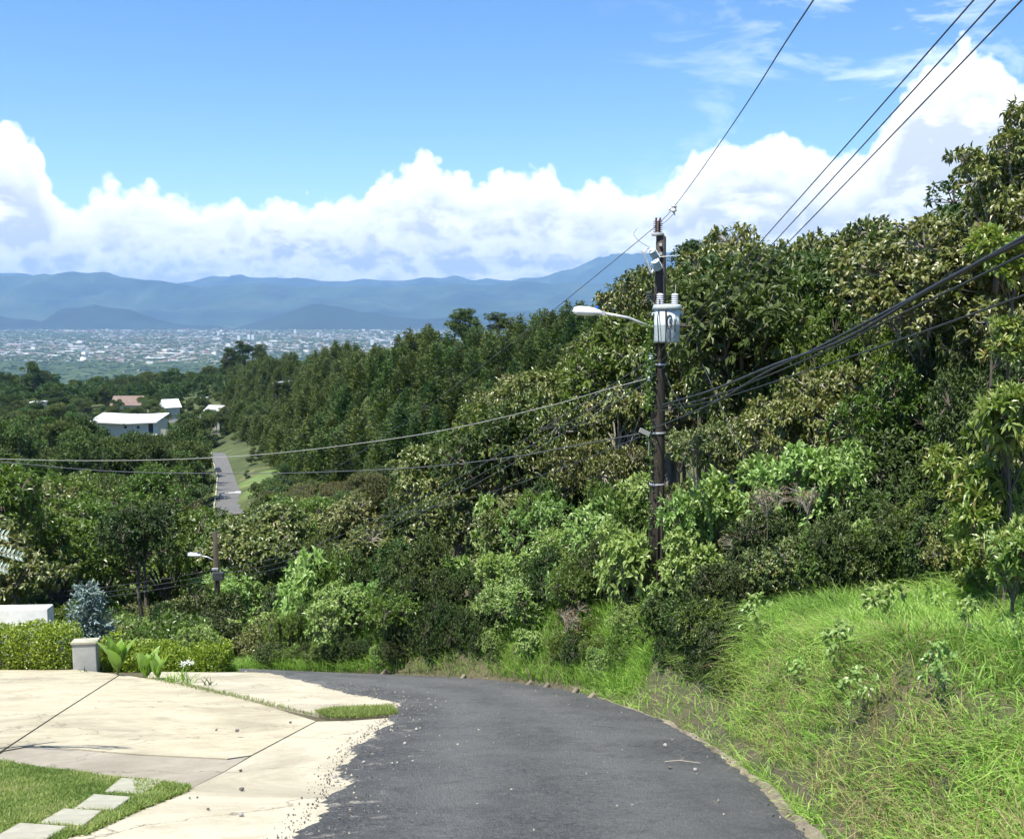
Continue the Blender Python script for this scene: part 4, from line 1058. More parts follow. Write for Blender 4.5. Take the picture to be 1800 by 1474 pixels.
# blue spruce
a = at(160, 1150, 33); sH = at(160, 1020, 33).z - a.z
root = empty('blue_spruce', (a.x, 33, hz(a.x, 33))); tag(root, 'pale blue spruce standing behind the hedge', 'tree')
me = conifer(300, sH, sH * .30, 20, 12, .17, .06, M['spruce'], .06, 11, .75, .15, .12)
o = link('crown', me, root); o.location = (0, 0, a.z - hz(a.x, 33)); t = link('trunk', TR[0], root); t.scale = (.07, .07, sH * .97 + a.z - hz(a.x, 33)); 
# concrete post and white parapet wall
def wallbox(name, px0, px1, rb, rt, Y_, th, material, label, cat, cap=None, rz=0.0):
    a = at(px0, rb, Y_); b_ = at(px1, rb, Y_); t = at(px0, rt, Y_)
    H_ = t.z - a.z + .6
    root = empty(name, ((a.x + b_.x) / 2, Y_ + th / 2, a.z - .6), rz); tag(root, label, cat)
    mb = MB(); mb.box((0, 0, H_ / 2), (b_.x - a.x, th, H_)); o = mb.build('wall_panel', material, root)
    md = o.modifiers.new('b', 'BEVEL'); md.width = .02; md.segments = 2
    if cap: mb = MB(); mb.box((0, 0, H_ + .02), (b_.x - a.x + .06, th + .06, .05)); mb.build('coping', cap, root)
    return root
wallbox('concrete_post', 128, 168, 1180, 1131, 27.8, .34, M['greywall'], 'square grey concrete post with a smooth pale top between the two hedges', 'post', M['slab'], R(8))
wallbox('garden_wall', -260, 82, 1140, 1072, 31.5, .5, M['white'], 'white plastered wall rising behind the hedge at the left edge', 'wall', None, R(3))
# broad leaved (canna) plants
def bigleaf(px, rb, Y_, nleaf, h, w, label, seed):
    rs = np.random.RandomState(seed); p = at(px, rb, Y_); root = empty('broad_leaved_plant', p); tag(root, label, 'plant')
    for i in range(nleaf):
        a = i * 2.4 + rs.uniform(-.3, .3); L_ = h * rs.uniform(.75, 1.1); W_ = w * rs.uniform(.8, 1.15); le = rs.uniform(.15, .6)
        V = []; n_ = 9; d = np.array([math.cos(a), math.sin(a), 0]); s = np.array([-math.sin(a), math.cos(a), 0])
        for k in range(n_):
            t = k / (n_ - 1); c_ = d * L_ * le * t ** 1.4 + np.array([0, 0, L_ * (t - .25 * le * t * t)])
            ww = W_ * (math.sin(math.pi * min(1, max(0, (t - .12) / .88)) ** .8) if t > .12 else .06) + .012
            u = np.array([0, 0, 1]) * .16 * ww - d * .1 * ww
            V += [c_ - s * ww / 2 + u, c_, c_ + s * ww / 2 + u]
        I = np.arange(n_ * 3).reshape(n_, 3)
        Fq = np.concatenate([np.stack([I[:-1, k], I[:-1, k + 1], I[1:, k + 1], I[1:, k]], -1) for k in (0, 1)])
        link('leaf', np_mesh('leaf', V, [Fq], [M['canna']], {'tint': [rs.rand()] * len(V)}, smooth=True), root)
    return root
bigleaf(207, 1187, 25.6, 11, 1.05, .36, 'largest broad leaved green plant, right of the concrete post', 1)
bigleaf(258, 1196, 24.6, 10, .84, .30, 'middle broad leaved green plant at the driveway edge', 2)
bigleaf(278, 1198, 24.4, 7, .78, .24, 'smallest broad leaved plant, next to the agapanthus', 3)
def strap(px, rb, Y_, n_l, h, label, seed, flowers=0, dark=False, name='lily_plant'):
    rs = np.random.RandomState(seed); p = at(px, rb, Y_); root = empty(name, p); tag(root, label, 'plant')
    P = np.array([[rs.uniform(-.12, .12), rs.uniform(-.1, .1), 0] for _ in range(n_l)])
    o = blades('leaves', P, rs.uniform(.6, 1, n_l) * h, np.full(n_l, .03), rs.randn(n_l, 3) * [.6, .4, 0], seed, M['dark'] if dark else M['canna'], rs.rand(n_l)); o.parent = root
    for i in range(flowers):
        q = Vector((rs.uniform(-.2, .2), 0, 0)); e = q + Vector((rs.uniform(-.1, .35), 0, h * rs.uniform(1.0, 1.25)))
        mb = MB(); mb.tube([q, q.lerp(e, .5) + Vector((-.02, 0, .05)), e], .008, 5); mb.build('stem', M['canna'], root)
        k = 16; dd = unit(rs.randn(k, 3)); V_, F_, kk = leaf_arrays(np.tile(np.array(e), (k, 1)), dd, rs.randn(k, 3), np.full(k, .09), np.full(k, .035), 0)
        link('flower', np_mesh('flower', V_, F_, [M['petal']], {'tint': np.repeat(rs.rand(k), kk)}), root)
strap(303, 1203, 23.8, 26, .42, 'tuft of strap leaved lily at the driveway edge', 4)
strap(330, 1206, 23.3, 16, .55, 'white flowered lily with tall stems at the driveway edge', 5, 3)
strap(365, 1212, 22.6, 12, .42, 'dark thin leaved plant at the right end of the planted row', 6, dark=True)
strap(150, 1186, 26.8, 8, .3, 'small spiky plant at the foot of the concrete post', 7, dark=True)
strap(320, 1195, 24.3, 9, .5, 'strap leaved plant behind the white flowered lily', 8)
# silver leaved branch tips reaching in from the left edge
root = empty('silver_leaved_tree', (-6.9, 11.5, hz(-6.9, 11.5))); tag(root, 'silver blue leaved tree whose branch tips reach in at the left edge', 'tree')
mb = MB(); mb.tube([(0, 0, 0), (.1, 0, 1.5), (0, .1, 3.0)], [.06, .045, .03], 7); mb.build('trunk', M['palebark'], root)
P = []; D = []; mb = MB()
gz0 = hz(-6.9, 11.5)
for (px, py, ln_) in [(34, 978, .5), (8, 942, .45), (10, 1000, .4), (-40, 960, .6), (-60, 1010, .5), (-30, 910, .5), (-90, 930, .6)]:
    e = at(px, py, 11.2) - Vector((-6.9, 11.5, gz0)); s_ = e + Vector((-ln_, .1, .1)); mb.tube([(0, 0, 2.2), tuple(s_), tuple(e)], [.015, .01, .004], 4, False)
    for t in np.linspace(0, 1, 11):
        for sgn in (-1, 1):
            c_ = s_.lerp(e, t); P.append(c_); D.append((.55, .1 * sgn, sgn * .8 + random.uniform(-.2, .2)))
mb.build('branches', M['palebark'], root)
P = np.array([tuple(p) for p in P]); D = np.array(D); k = len(P)
V_, F_, kk = leaf_arrays(P, D, np.tile([.1, -1, .3], (k, 1)) + np.random.RandomState(2).randn(k, 3) * .3, np.full(k, .075), np.full(k, .034), 1)
link('leaves', np_mesh('leaves', V_, F_, [M['silver']], {'tint': np.repeat(np.random.RandomState(2).rand(k), kk)}), root)

# ------------------------------------------------------------------ stones, crumbs, twigs
def rock_mesh(seed, material):
    rs = np.random.RandomState(seed); import bmesh
    bm = bmesh.new(); bmesh.ops.create_icosphere(bm, subdivisions=2, radius=1)
    k = rs.randn(5, 3)
    for v in bm.verts:
        d = np.array(v.co); s = 1 + .18 * sum(math.sin(d @ q * 2.2 + i) for i, q in enumerate(k)) / 2.2
        v.co = Vector(d * s * np.array([1, .8, .62]))
    me = bpy.data.meshes.new('stone'); bm.to_mesh(me); bm.free(); me.materials.append(material); return me
RKS = [rock_mesh(i, M['rock']) for i in range(3)] + [rock_mesh(i + 5, M['rockdark']) for i in range(3)]
ST = [(417, 1299, 5, 3, 'reddish round stone on the driveway'), (381, 1297, 3, 3, 'small dark stone on the middle of the driveway'), (511, 1283, 4, 4, 'round stone at the upper end of the driveway joint'), (425, 1393, 6, 4, 'dark stone on the pale apron below the driveway'), (424, 1438, 7, 1, 'largest grey stone on the apron near the bottom'), (366, 1428, 4, 4, 'small brown stone left of the largest grey stone'),
      (334, 1408, 3, 4, 'small dark stone on the apron, left one of a pair'), (347, 1407, 3, 4, 'small dark stone on the apron, right one of a pair'), (423, 1359, 4, 3, 'stone beside the weeds on the apron'), (589, 1378, 7, 0, 'whitish stone on the left edge of the asphalt'), (640, 1350, 4, 0, 'pale stone on the asphalt above the whitish edge stone'), (732, 1290, 4, 0, 'pale pebble on the asphalt near the inside of the bend'), (712, 1316, 4, 2, 'pale pebble low on the left side of the asphalt'),
      (1169, 1320, 6, 1, 'grey stone on the right part of the asphalt'), (1222, 1364, 5, 1, 'stone at the end of the twig on the asphalt'), (1178, 1361, 5, 3, 'dark stone left of the twig on the asphalt'), (1270, 1328, 8, 0, 'pale stone lying in the gutter'), (1111, 1428, 3, 0, 'tiny pale pebble in the lower right of the asphalt'), (839, 1426, 3, 0, 'tiny pale pebble in the lower middle of the asphalt'), (726, 1348, 3, 0, 'small pale pebble on the left wheel track'), (690, 1352, 3, 2, 'small pebble near the dusty patch')]
for i, (px, py, r, k, lab) in enumerate(ST):
    p = pl(px, py); s = r * .82 / F * p.y; o = link('stone', RKS[k]); o.scale = (s, s, s); o.rotation_euler = (0, 0, i * 1.3)
    up_ = .07 if px > 560 else (.11 if py < 1340 else .03)
    if 1240 < px: up_ = -.05
    o.location = (p.x, p.y, p.z + up_ + s * .45); tag(o, lab, 'stone', 'stones scattered on the driveway and street')
mb = MB(); p = pl(1198, 1353); mb.tube([(-.18, .02, 0), (-.02, 0, .02), (.2, -.02, .0)], [.006, .008, .005], 5); mb.tube([(-.02, 0, .02), (.04, .09, .01)], .004, 4)
o = mb.build('twig', M['palebark']); o.location = (p.x, p.y, p.z + .09); tag(o, 'bare pale twig lying on the right part of the asphalt', 'twig')
# loose crumbs along the ragged asphalt edge
rs = np.random.RandomState(41); Vb = []; 
tet = np.array([[1, 1, 1], [1, -1, -1], [-1, 1, -1], [-1, -1, 1]], float) * .6
Vs = []; Fs = []; k = 0
for i in range(3600):
    t = rs.rand() ** .9; ii = int(t * 330) + 20; a = Lr[ii]; b_ = Rr[ii]; w = (b_ - a); wl = np.linalg.norm(w); w /= wl
    off = -.01 - abs(rs.normal(0, .06)) if rs.rand() < .40 else rs.uniform(-.25, .5)
    if rs.rand() < .12: off = wl + rs.normal(0, .12)
    p = a + w * off; s = .004 + .012 * rs.rand() ** 3
    p[2] = plane_z(p[1]) + (.05 if 0 < off < wl else .025) + s * .4 + (.02 if .2 < off < wl - .2 else 0)
    q = tet @ np.linalg.qr(rs.randn(3, 3))[0] * s; Vs.append(q + p); Fs.append(np.array([[0, 1, 2], [0, 3, 1], [0, 2, 3], [1, 3, 2]]) + k); k += 4
tag(link('gravel', np_mesh('gravel', np.concatenate(Vs), [np.concatenate(Fs)], [M['rockdark']])), 'loose asphalt crumbs along the ragged edge of the new road surface', 'gravel', kind='stuff')
Vs = []; Fs = []; k = 0
for i in range(800):
    ii = int(rs.rand() * 330) + 20; a = Lr[ii]; b_ = Rr[ii]; w = (b_ - a); wl = np.linalg.norm(w); w /= wl
    off = abs(rs.normal(0, .45)) if rs.rand() < .6 else rs.uniform(0, wl)
    p = a + w * off; s = .004 + .013 * rs.rand() ** 3
    p[2] = plane_z(p[1]) + .075 + s * .3
    q = tet @ np.linalg.qr(rs.randn(3, 3))[0] * s; Vs.append(q + p); Fs.append(np.array([[0, 1, 2], [0, 3, 1], [0, 2, 3], [1, 3, 2]]) + k); k += 4
tag(link('pale_gravel', np_mesh('pale_gravel', np.concatenate(Vs), [np.concatenate(Fs)], [M['concpale']])), 'pale grit scattered on the asphalt', 'gravel', kind='stuff')
# broken kerb stones standing in the earth edge round the bend
KS = [(905, 1208, 'broken kerb slab by the brown earth bank, left one'), (935, 1213, 'broken kerb slab by the brown earth bank, second from the left'), (985, 1222, 'broken kerb slab in the grass edge of the bend'), (1012, 1232, 'tilted kerb slab where the gutter begins'), (652, 1186, 'pale kerb slab at the far left of the bend'), (790, 1196, 'brown kerb slab in front of the dark hollow'), ]
for i, (px, py, lab) in enumerate(KS):
    p = pl(px, py); d = .35; mb = MB(); mb.box((0, 0, -.03), (.26, .09, .12), Matrix.Rotation(R(-38), 3, 'Y'))
    o = mb.build('kerb_slab', M['kerb']); o.location = (p.x + .3, p.y + .25, p.z - .02); o.rotation_euler = (0, 0, R(20 + 12 * (i % 3))); md = o.modifiers.new('b', 'BEVEL'); md.width = .02
    tag(o, lab, 'kerb slab', 'broken kerb slabs along the bank')

# ------------------------------------------------------------------ utility poles
def ins_prof(r, h, n_, core=.55):
    pr = [(r * core * .8, 0)]
    for i in range(n_):
        z0 = h * i / n_; pr += [(r * core, z0 + h / n_ * .15), (r, z0 + h / n_ * .35), (r * .96, z0 + h / n_ * .5), (r * core, z0 + h / n_ * .62)]
    return pr + [(r * core * .8, h)]
YP = 21.0
pb = at(1151, 1112, YP); pt = at(1161, 413, YP); pb.z = hz(pb.x, pb.y) - .3
pole = empty('utility_pole', pb); tag(pole, 'tall weathered wooden utility pole with transformer and street lamp on the right bank', 'utility pole')
def lp(px, py, dy=0.0): return at(px, py, YP + dy) - pb
top = pt - pb
mb = MB(); mb.tube([(0, 0, 0), top * .33, top * .66, top], [.165, .155, .14, .085], 16); mb.build('pole_shaft', M['pole'], pole, True)
mb = MB(); a = lp(1166, 640); e = lp(1167, 416); mb.tube([a + Vector((0, -.02, 0)), e + Vector((0, -.02, 0))], .045, 8)
mb.build('upper_rail', M['darkmetal'], pole)
mb = MB(); mb.tube([(.11, -.12, .2), tuple(lp(1160, 850) + Vector((.02, -.16, 0)))], .03, 8); mb.tube([(.02, -.16, .2), tuple(lp(1153, 850) + Vector((.0, -.17, 0)))], .016, 6); mb.build('ground_conduit', M['pole'], pole)
# top insulator
mb = MB(); o_ = lp(1158, 411); mb.lathe(ins_prof(.10, .25, 6), Matrix.Translation(o_ + Vector((-.02, 0, .02)))); ib = mb.build('insulator', M['maroon'], pole)
mb = MB(); mb.lathe([(.12, 0), (.13, .02), (.13, .05), (.10, .06)], Matrix.Translation(o_ + Vector((-.02, 0, -.04)))); mb.build('clamp_ring', M['galv'], ib)
mb = MB(); mb.box(o_ + Vector((-.06, 0, .29)), (.03, .1, .06)); mb.box(o_ + Vector((.02, 0, .29)), (.03, .1, .06)); mb.build('saddle', M['maroon'], ib)
# cut-out insulators and fuse tube
for (x0, y0, x1, y1) in ((1154, 451, 1143, 436), (1158, 470, 1150, 455)):
    a = lp(x0, y0 + 2, -.15); e = lp(x1, y1, -.3); d = (e - a); q = Vector((0, 0, 1)).rotation_difference(d.normalized())
    mb = MB(); mb.lathe(ins_prof(.085, .24, 6), Matrix.Translation(a) @ q.to_matrix().to_4x4()); mb.build('cutout_insulator', M['porc'], pole)
mb = MB(); mb.tube([lp(1132, 446, -.35), lp(1145, 480, -.25)], .02, 8); mb.build('fuse_tube', M['lamp'], pole)
mb = MB(); mb.box(lp(1131, 444, -.35), (.09, .03, .04)); mb.tube([lp(1131, 444, -.35), lp(1136, 437, -.33), lp(1143, 436, -.3)], .012, 5); mb.tube([lp(1145, 480, -.25), lp(1150, 470, -.2), lp(1157, 462, -.1)], .02, 5)
mb.box(lp(1161, 430, -.1), (.05, .05, .06)); mb.box(lp(1161, 446, -.1), (.05, .05, .06)); mb.tube([lp(1157, 452, -.12), lp(1170, 451, -.12), lp(1195, 449, -.1)], .012, 5); mb.build('cutout_bracket', M['galv'], pole)
mb = MB(); mb.lathe(ins_prof(.055, .16, 3), Matrix.Translation(lp(1141, 526, -.15))); mb.build('lightning_arrester', M['darkmetal'], pole)
mb = MB(); mb.tube([lp(1142, 526, -.15), lp(1148, 532, -.12), lp(1155, 545, -.1)], .012, 5); mb.build('arrester_lead', M['galv'], pole)
# transformer
tc = lp(1172, 600, -.45)
Ht = (lp(1172, 543, -.45) - tc).z; rt = .255
mb = MB(); mb.lathe([(rt * .9, -.02), (rt * .97, 0), (rt, .02), (rt, Ht * .5), (rt * 1.012, Ht * .5 + .01), (rt, Ht * .5 + .02), (rt, Ht), (rt * .96, Ht)], Matrix.Translation(tc), 32)
tf = mb.build('transformer', M['trafo'], pole, True)
mb = MB(); mb.lathe([(rt * .9, Ht), (rt * 1.1, Ht + .005), (rt * 1.12, Ht + .03), (rt * 1.1, Ht + .07), (rt * .9, Ht + .09), (rt * .2, Ht + .10)], Matrix.Translation(tc), 32); mb.build('lid', M['trafo'], tf)
for px in (1160, 1186):
    mb = MB(); b0 = lp(px, 537, -.45); mb.lathe(ins_prof(.075, .24, 6, .7), Matrix.Translation(b0)); mb.build('bushing', M['lamp'], tf)
for sx in (-1, 1):
    mb = MB(); mb.tube([tc + Vector((sx * rt * .95, -.03, Ht * .86)), tc + Vector((sx * rt * 1.18, -.03, Ht * .88)), tc + Vector((sx * rt * 1.18, -.03, Ht * .80))], .018, 6); mb.build('lifting_lug', M['trafo'], tf)
mb = MB(); mb.box(tc + Vector((.03, .28, Ht * .75)), (.12, .3, .08)); mb.box(tc + Vector((.03, .28, Ht * .25)), (.12, .3, .08)); mb.build('mounting_bracket', M['darkmetal'], tf)
mb = MB()
fr = lambda dx, dz: tc + Vector((dx, -math.sqrt(max(0, (rt + .008) ** 2 - dx * dx)), dz))
def stroke(pts, w=.014):
    mb.tube([fr(*p) for p in pts], w, 5)
stroke([(.01 + .055 * math.cos(t), Ht * .62 + .13 * math.sin(t)) for t in np.linspace(0.6, 5.8, 14)], .009)
stroke([(.055, Ht * .70), (.015, Ht * .70), (.012, Ht * .60), (.045, Ht * .60), (.048, Ht * .49), (.01, Ht * .49)], .012)
stroke([(.02, Ht * .36), (.02, Ht * .06)], .016)
stroke([(.12, Ht * .70), (.12, Ht * .42), (.135, Ht * .3)], .014)
mb.build('number_and_shadow_marks', M['darkmetal'], tf)  # dark strokes: a number glyph mixed with modelled bushing shadows and cable loops
mb = MB()
mb.tube([lp(1160, 525, -.5), lp(1156, 560, -.75), lp(1158, 600, -.75), lp(1156, 625, -.3)], .012, 5)
mb.tube([lp(1186, 525, -.5), lp(1188, 500, -.3), lp(1178, 497, -.15), lp(1166, 480, -.1)], .010, 5)
mb.tube([lp(1170, 545, -.74), lp(1171, 575, -.76), lp(1170, 605, -.72), lp(1158, 630, -.3)], .014, 5)
mb.tube([lp(1186, 545, -.74), lp(1183, 537, -.6), lp(1172, 537, -.6), lp(1170, 545, -.74)], .012, 5); mb.build('lead_cable', M['cable'], tf)
# street lamp on the pole
def lamp(parent, P, root_pt, tip, hl, nm='street_lamp'):
    mb = MB(); mid = (root_pt + tip) / 2 + Vector((0, 0, .06)); mb.tube([root_pt, mid, tip], .028, 8)
    arm = mb.build(nm, M['galv'], parent, True)
    d = (tip - root_pt); sx = -1 if d.x < 0 else 1
    V = []; n_ = 12; m_ = 14
    for i in range(n_ + 1):
        t = i / n_; w = hl * .24 * (math.sin(math.pi * min(.5, .12 + t * .7)) * (1 if t < .75 else math.sqrt(max(0, 1 - ((t - .75) / .25) ** 2)) * .98 + .02))
        for k in range(m_):
            a = 2 * math.pi * k / m_; zz = math.sin(a); V.append((tip.x + sx * t * hl, tip.y + math.cos(a) * w * .95, tip.z + t * hl * .06 + (zz * w * .80 if zz > 0 else zz * w * .55)))
    I = np.arange((n_ + 1) * m_).reshape(n_ + 1, m_); J = np.roll(I, -1, 1)
    fq = np.stack([I[:-1], J[:-1], J[1:], I[1:]], -1).reshape(-1, 4)
    hd = link('lamp_head', np_mesh('lamp_head', V, [fq], [M['lamp']], smooth=True), arm)
    mb = MB(); mb.lathe([(.035, 0), (.035, .05), (.03, .07)], Matrix.Translation(tip + Vector((sx * hl * .16, 0, hl * .12)))); mb.build('photocell', M['blue'], arm)
    mb = MB(); mb.box(tip + Vector((sx * -.02, 0, 0)), (.08, .09, .09)); mb.build('lamp_collar', M['galv'], arm)
    return arm
lamp(pole, pb, lp(1150, 577, -.05), lp(1058, 550, -.2), .60)
# service brackets, spool insulators and bracket
for (x, y) in ((1150, 628), (1147, 650), (1147, 666)):
    mb = MB(); q = lp(x - 6, y, -.15); mb.lathe([(.03, -.05), (.045, -.03), (.03, 0), (.045, .03), (.03, .05)], Matrix.Translation(q)); mb.tube([q + Vector((.2, .1, .07)), q + Vector((0, 0, .07)), q + Vector((0, 0, -.07)), q + Vector((.2, .1, -.07))], .01, 5); mb.build('spool_insulator', M['porc'], pole)
mb = MB(); mb.box(lp(1133, 759, -.2), (.22, .07, .09), Matrix.Rotation(R(25), 3, 'Y')); mb.tube([lp(1138, 762, -.2), lp(1141, 780, -.18), lp(1140, 800, -.16)], .012, 5); mb.build('cable_bracket', M['rope'], pole)
mb = MB()
for y in (600, 640, 760, 850):
    q = lp(np.interp(y, [413, 1112], [1161, 1151]), y); mb.lathe([(.16, -.02), (.165, 0), (.16, .02)], Matrix.Translation(q), 16)
mb.build('steel_band', M['galv'], pole)
# vine climbing the pole
rs = np.random.RandomState(3); P = np.array([tuple(at(1143 + rs.normal(0, 5), rs.uniform(560, 720), YP - .12 + rs.normal(0, .06))) for _ in range(520)] + [tuple(at(1144 + rs.normal(0, 4), rs.uniform(720, 1080), YP - .12 + rs.normal(0, .05))) for _ in range(260)])
k = len(P); org = Vector(P[0]); org = Vector((pb.x - .15, pb.y - .1, hz(pb.x, pb.y)))
V_, F_, kk = leaf_arrays(P - np.array(org), rs.randn(k, 3) + [0, -.5, -.3], rs.randn(k, 3) + [0, -1, .6], rs.uniform(.04, .09, k), rs.uniform(.03, .06, k), 0)
o = link('climbing_vine', np_mesh('climbing_vine', V_, F_, [M['green']], {'tint': np.repeat(rs.rand(k), kk)})); o.location = org; tag(o, 'green vine climbing the left side of the utility pole', 'vine')
# second pole
Y2 = 46.0
b2 = at(384, 1085, Y2); t2 = at(378, 934, Y2); b2.z = hz(b2.x, b2.y) - .2
pole2 = empty('utility_pole', b2); tag(pole2, 'smaller distant utility pole with a white lamp rising out of the valley trees', 'utility pole')
lq = lambda px, py, dy=0.0: at(px, py, Y2 + dy) - b2
mb = MB(); mb.tube([(0, 0, 0), t2 - b2], [.17, .10], 12); mb.build('pole_shaft', M['pole'], pole2, True)
lamp(pole2, b2, lq(379, 986), lq(352, 976), .62)
for (x, y) in ((378, 1000), (379, 1008)):
    mb = MB(); mb.box(lq(x, y, -.15), (.28, .12, .10)); mb.build('clamp', M['galv'], pole2)
mb = MB(); mb.box(lq(384, 1012, -.25), (.45, .28, .35)); mb.build('junction_box', M['darkmetal'], pole2)
# far double post at the far road, small far post
q = groundhit(388, 898); 
if q:
    r0 = empty('far_utility_pole', q); tag(r0, 'white braced utility pole beside the near end of the far road', 'utility pole')
    h_ = at(388, 872, q.y).z - q.z + .5; mb = MB(); mb.tube([(0, 0, 0), (0, 0, h_)], [.22, .16], 8); mb.build('pole_shaft', M['galv'], r0)
    mb = MB(); mb.tube([(3.2, 0, 0), (.2, 0, h_ * .9)], .14, 6); mb.tube([(.1, 0, h_ * .45), (1.7, 0, h_ * .45)], .1, 6); mb.build('brace', M['galv'], r0)
    mb = MB(); mb.tube([(0, 0, h_), (2.8, -.2, h_ + .2)], .08, 5); mb.box((3.2, -.2, h_ + .25), (1.0, .4, .25)); mb.build('lamp_head', M['lamp'], r0)
q = at(353, 758, 380); q.z = hz(q.x, q.y); mb = MB(); h_ = at(353, 728, 380).z - q.z; mb.tube([(0, 0, 0), (0, 0, h_)], .16, 6); mb.box((0, 0, h_ - 1), (2.0, .12, .12)); o = mb.build('far_utility_pole', M['greywall']); o.location = q
tag(o, 'thin grey utility pole beside the concrete fence of the far valley', 'utility pole')

# ------------------------------------------------------------------ wires
def wire(name, pts, r, material, label, cat='cable', sag=0.0, n=40, group=None, dashed=False):
    """pts world points; smooth through them, sag in metres between the first two"""
    P = [Vector(p) for p in pts]
    if len(P) == 2:
        Q = [P[0].lerp(P[1], i / n) - Vector((0, 0, sag * 4 * (i / n) * (1 - i / n))) for i in range(n + 1)]
    else:   # catmull rom
        Q = []
        E = [P[0] * 2 - P[1]] + P + [P[-1] * 2 - P[-2]]
        for i in range(len(P) - 1):
            a, b_, c_, d = E[i:i + 4]
            for k in range(10):
                t = k / 10; Q.append(.5 * ((2 * b_) + (c_ - a) * t + (2 * a - 5 * b_ + 4 * c_ - d) * t * t + (3 * b_ - a - 3 * c_ + d) * t ** 3))
        Q.append(P[-1])
    o0 = Q[0].copy(); mb = MB(); mb.tube([q - o0 for q in Q], r, 6); o = mb.build(name, material, None, True); o.location = o0
    tag(o, label, cat, group); return o
def ext(a, b_, k): return b_ + (b_ - a) * k
Tp = at(1157, 394, YP); B = at(1430, 0, 7.6)
wire('power_line', [Tp, at(1183, 366, 20.2), at(1232, 300, 17.2), at(1310, 186, 12.2), at(1376, 82, 9.4), B, ext(at(1376, 82, 9.4), B, 1.2)], .007, M['wire'], 'single thin high voltage wire rising from the pole top to the upper edge', 'power line')
mb = MB(); q = at(1184, 366, 20.1); mb.lathe([(.03, -.07), (.07, -.05), (.05, 0), (.065, .03), (.02, .07)], Matrix.Identity(4)); mb.tube([(0, 0, -.05), (.03, 0, -.14)], [.03, .006], 6); mb.tube([(-.09, 0, -.02), (0, 0, .02)], .03, 6)
o = mb.build('line_clamp', M['galv']); o.location = q; tag(o, 'grey clamp hanging on the high voltage wire just right of the pole top', 'clamp')
wire('jumper_wire', [Tp + Vector((.05, 0, -.02)), at(1172, 388, 20.5), at(1184, 376, 20.1)], .005, M['wire'], 'short drooping jumper wire below the clamp at the pole top', 'wire')
wire('jumper_wire', [at(1143, 436, YP - .3), at(1124, 424, YP - .3), at(1114, 412, YP - .2), at(1120, 402, YP)], .005, M['wire'], 'thin curled wire left of the pole top', 'wire')
wire('power_line', [Tp, t2 + Vector((0, 0, .1))], .008, M['wire'], 'thin high voltage wire descending left from the pole top across the conifer hill', 'power line', sag=.75)
for i, (x0, y0, x1, lab) in enumerate([(1150, 628, 1685, 'left'), (1145, 652, 1722, 'middle'), (1143, 668, 1767, 'right')]):
    a = at(x0, y0, YP - .2); b_ = at(x1, 0, 5.6); wire('power_line', [a, ext(a, b_, .6)], .0052, M['wire'], lab + ' one of the three parallel overhead wires crossing the sky at the upper right', 'power line', sag=.10, group='three overhead wires')
    wire('power_line', [a, at(380, 1000 + i * 8, Y2 - .2)], .009, M['wire'], ['upper', 'middle', 'lower'][i] + ' one of the three wires descending from the pole to the second pole', 'power line', sag=.9, group='wires between the two poles')
    wire('power_line', [at(380, 1000 + i * 8, Y2 - .2), at(-220, [1046, 1056, 1066][i], 40)], .010, M['wire'], ['upper', 'middle', 'lower'][i] + ' one of the wires running left from the second pole', 'power line', sag=.45, group='wires left of the second pole')
wire('service_cable', [at(1143, 664, YP - .2), at(1060, 686, 21.2), at(970, 712, 21.7), at(800, 752, 22.5), at(640, 778, 23.4), at(440, 800, 24.6), at(220, 809, 26), at(0, 806, 27.5), at(-260, 790, 29)], .008, M['rope'], 'pale wrapped service cable sweeping left from the pole, the upper one', 'cable')
wire('service_cable', [at(1130, 761, YP - .2), at(1000, 785, 21.8), at(900, 803, 22.3), at(750, 820, 23.2), at(600, 828, 24), at(430, 832, 25), at(200, 828, 26.4), at(30, 814, 27.5), at(-220, 790, 29)], .011, M['wire'], 'dark service cable sweeping left from the pole, the lower one', 'cable')
def iy(px, a=1150, b_=1800, ya=20.8, yb=7.2): return 1 / (1 / ya + (px - a) / (b_ - a) * (1 / yb - 1 / ya))
def thick(pts, r, lab, mt='cable', yb=7.2):
    P = [at(x, y, iy(x, yb=yb)) for x, y in pts]; P.append(ext(P[-2], P[-1], 1.4)); wire('telephone_cable', P, r, M[mt], lab, 'cable', group='thick cables at the right')
thick([(1163, 712), (1250, 686), (1364, 640), (1478, 599), (1630, 511), (1720, 462), (1800, 417)], .018, 'thick black cable bundle at the right, the uppermost cable')
thick([(1142, 756), (1250, 710), (1345, 655), (1440, 610), (1592, 530), (1700, 472), (1800, 423)], .016, 'thick black cable bundle at the right, joined just below the uppermost cable')
thick([(1158, 716), (1250, 698), (1440, 622), (1540, 573), (1650, 520), (1800, 447)], .010, 'thinner cable right below the thick black bundle')
thick([(1158, 722), (1250, 705), (1440, 645), (1573, 600), (1687, 560), (1800, 519)], .008, 'lowest thin cable crossing the trees at the right')
wire('guy_wire', [at(1235, 640, 20.5), at(1275, 730, 19.3), at(1312, 812, 18.2)], .005, M['wire'], 'thin slanting guy wire in front of the trees right of the pole', 'wire')
wire('guy_wire', [at(1168, 655, 20.6), at(1190, 700, 20.3), at(1216, 738, 20)], .005, M['wire'], 'short slanting wire just right of the pole shaft', 'wire')
wire('power_line', [at(1130, 765, YP - .2), at(640, 912, 34)], .007, M['wire'], 'thin wire descending left from the cable bracket of the pole', 'power line', sag=.3)

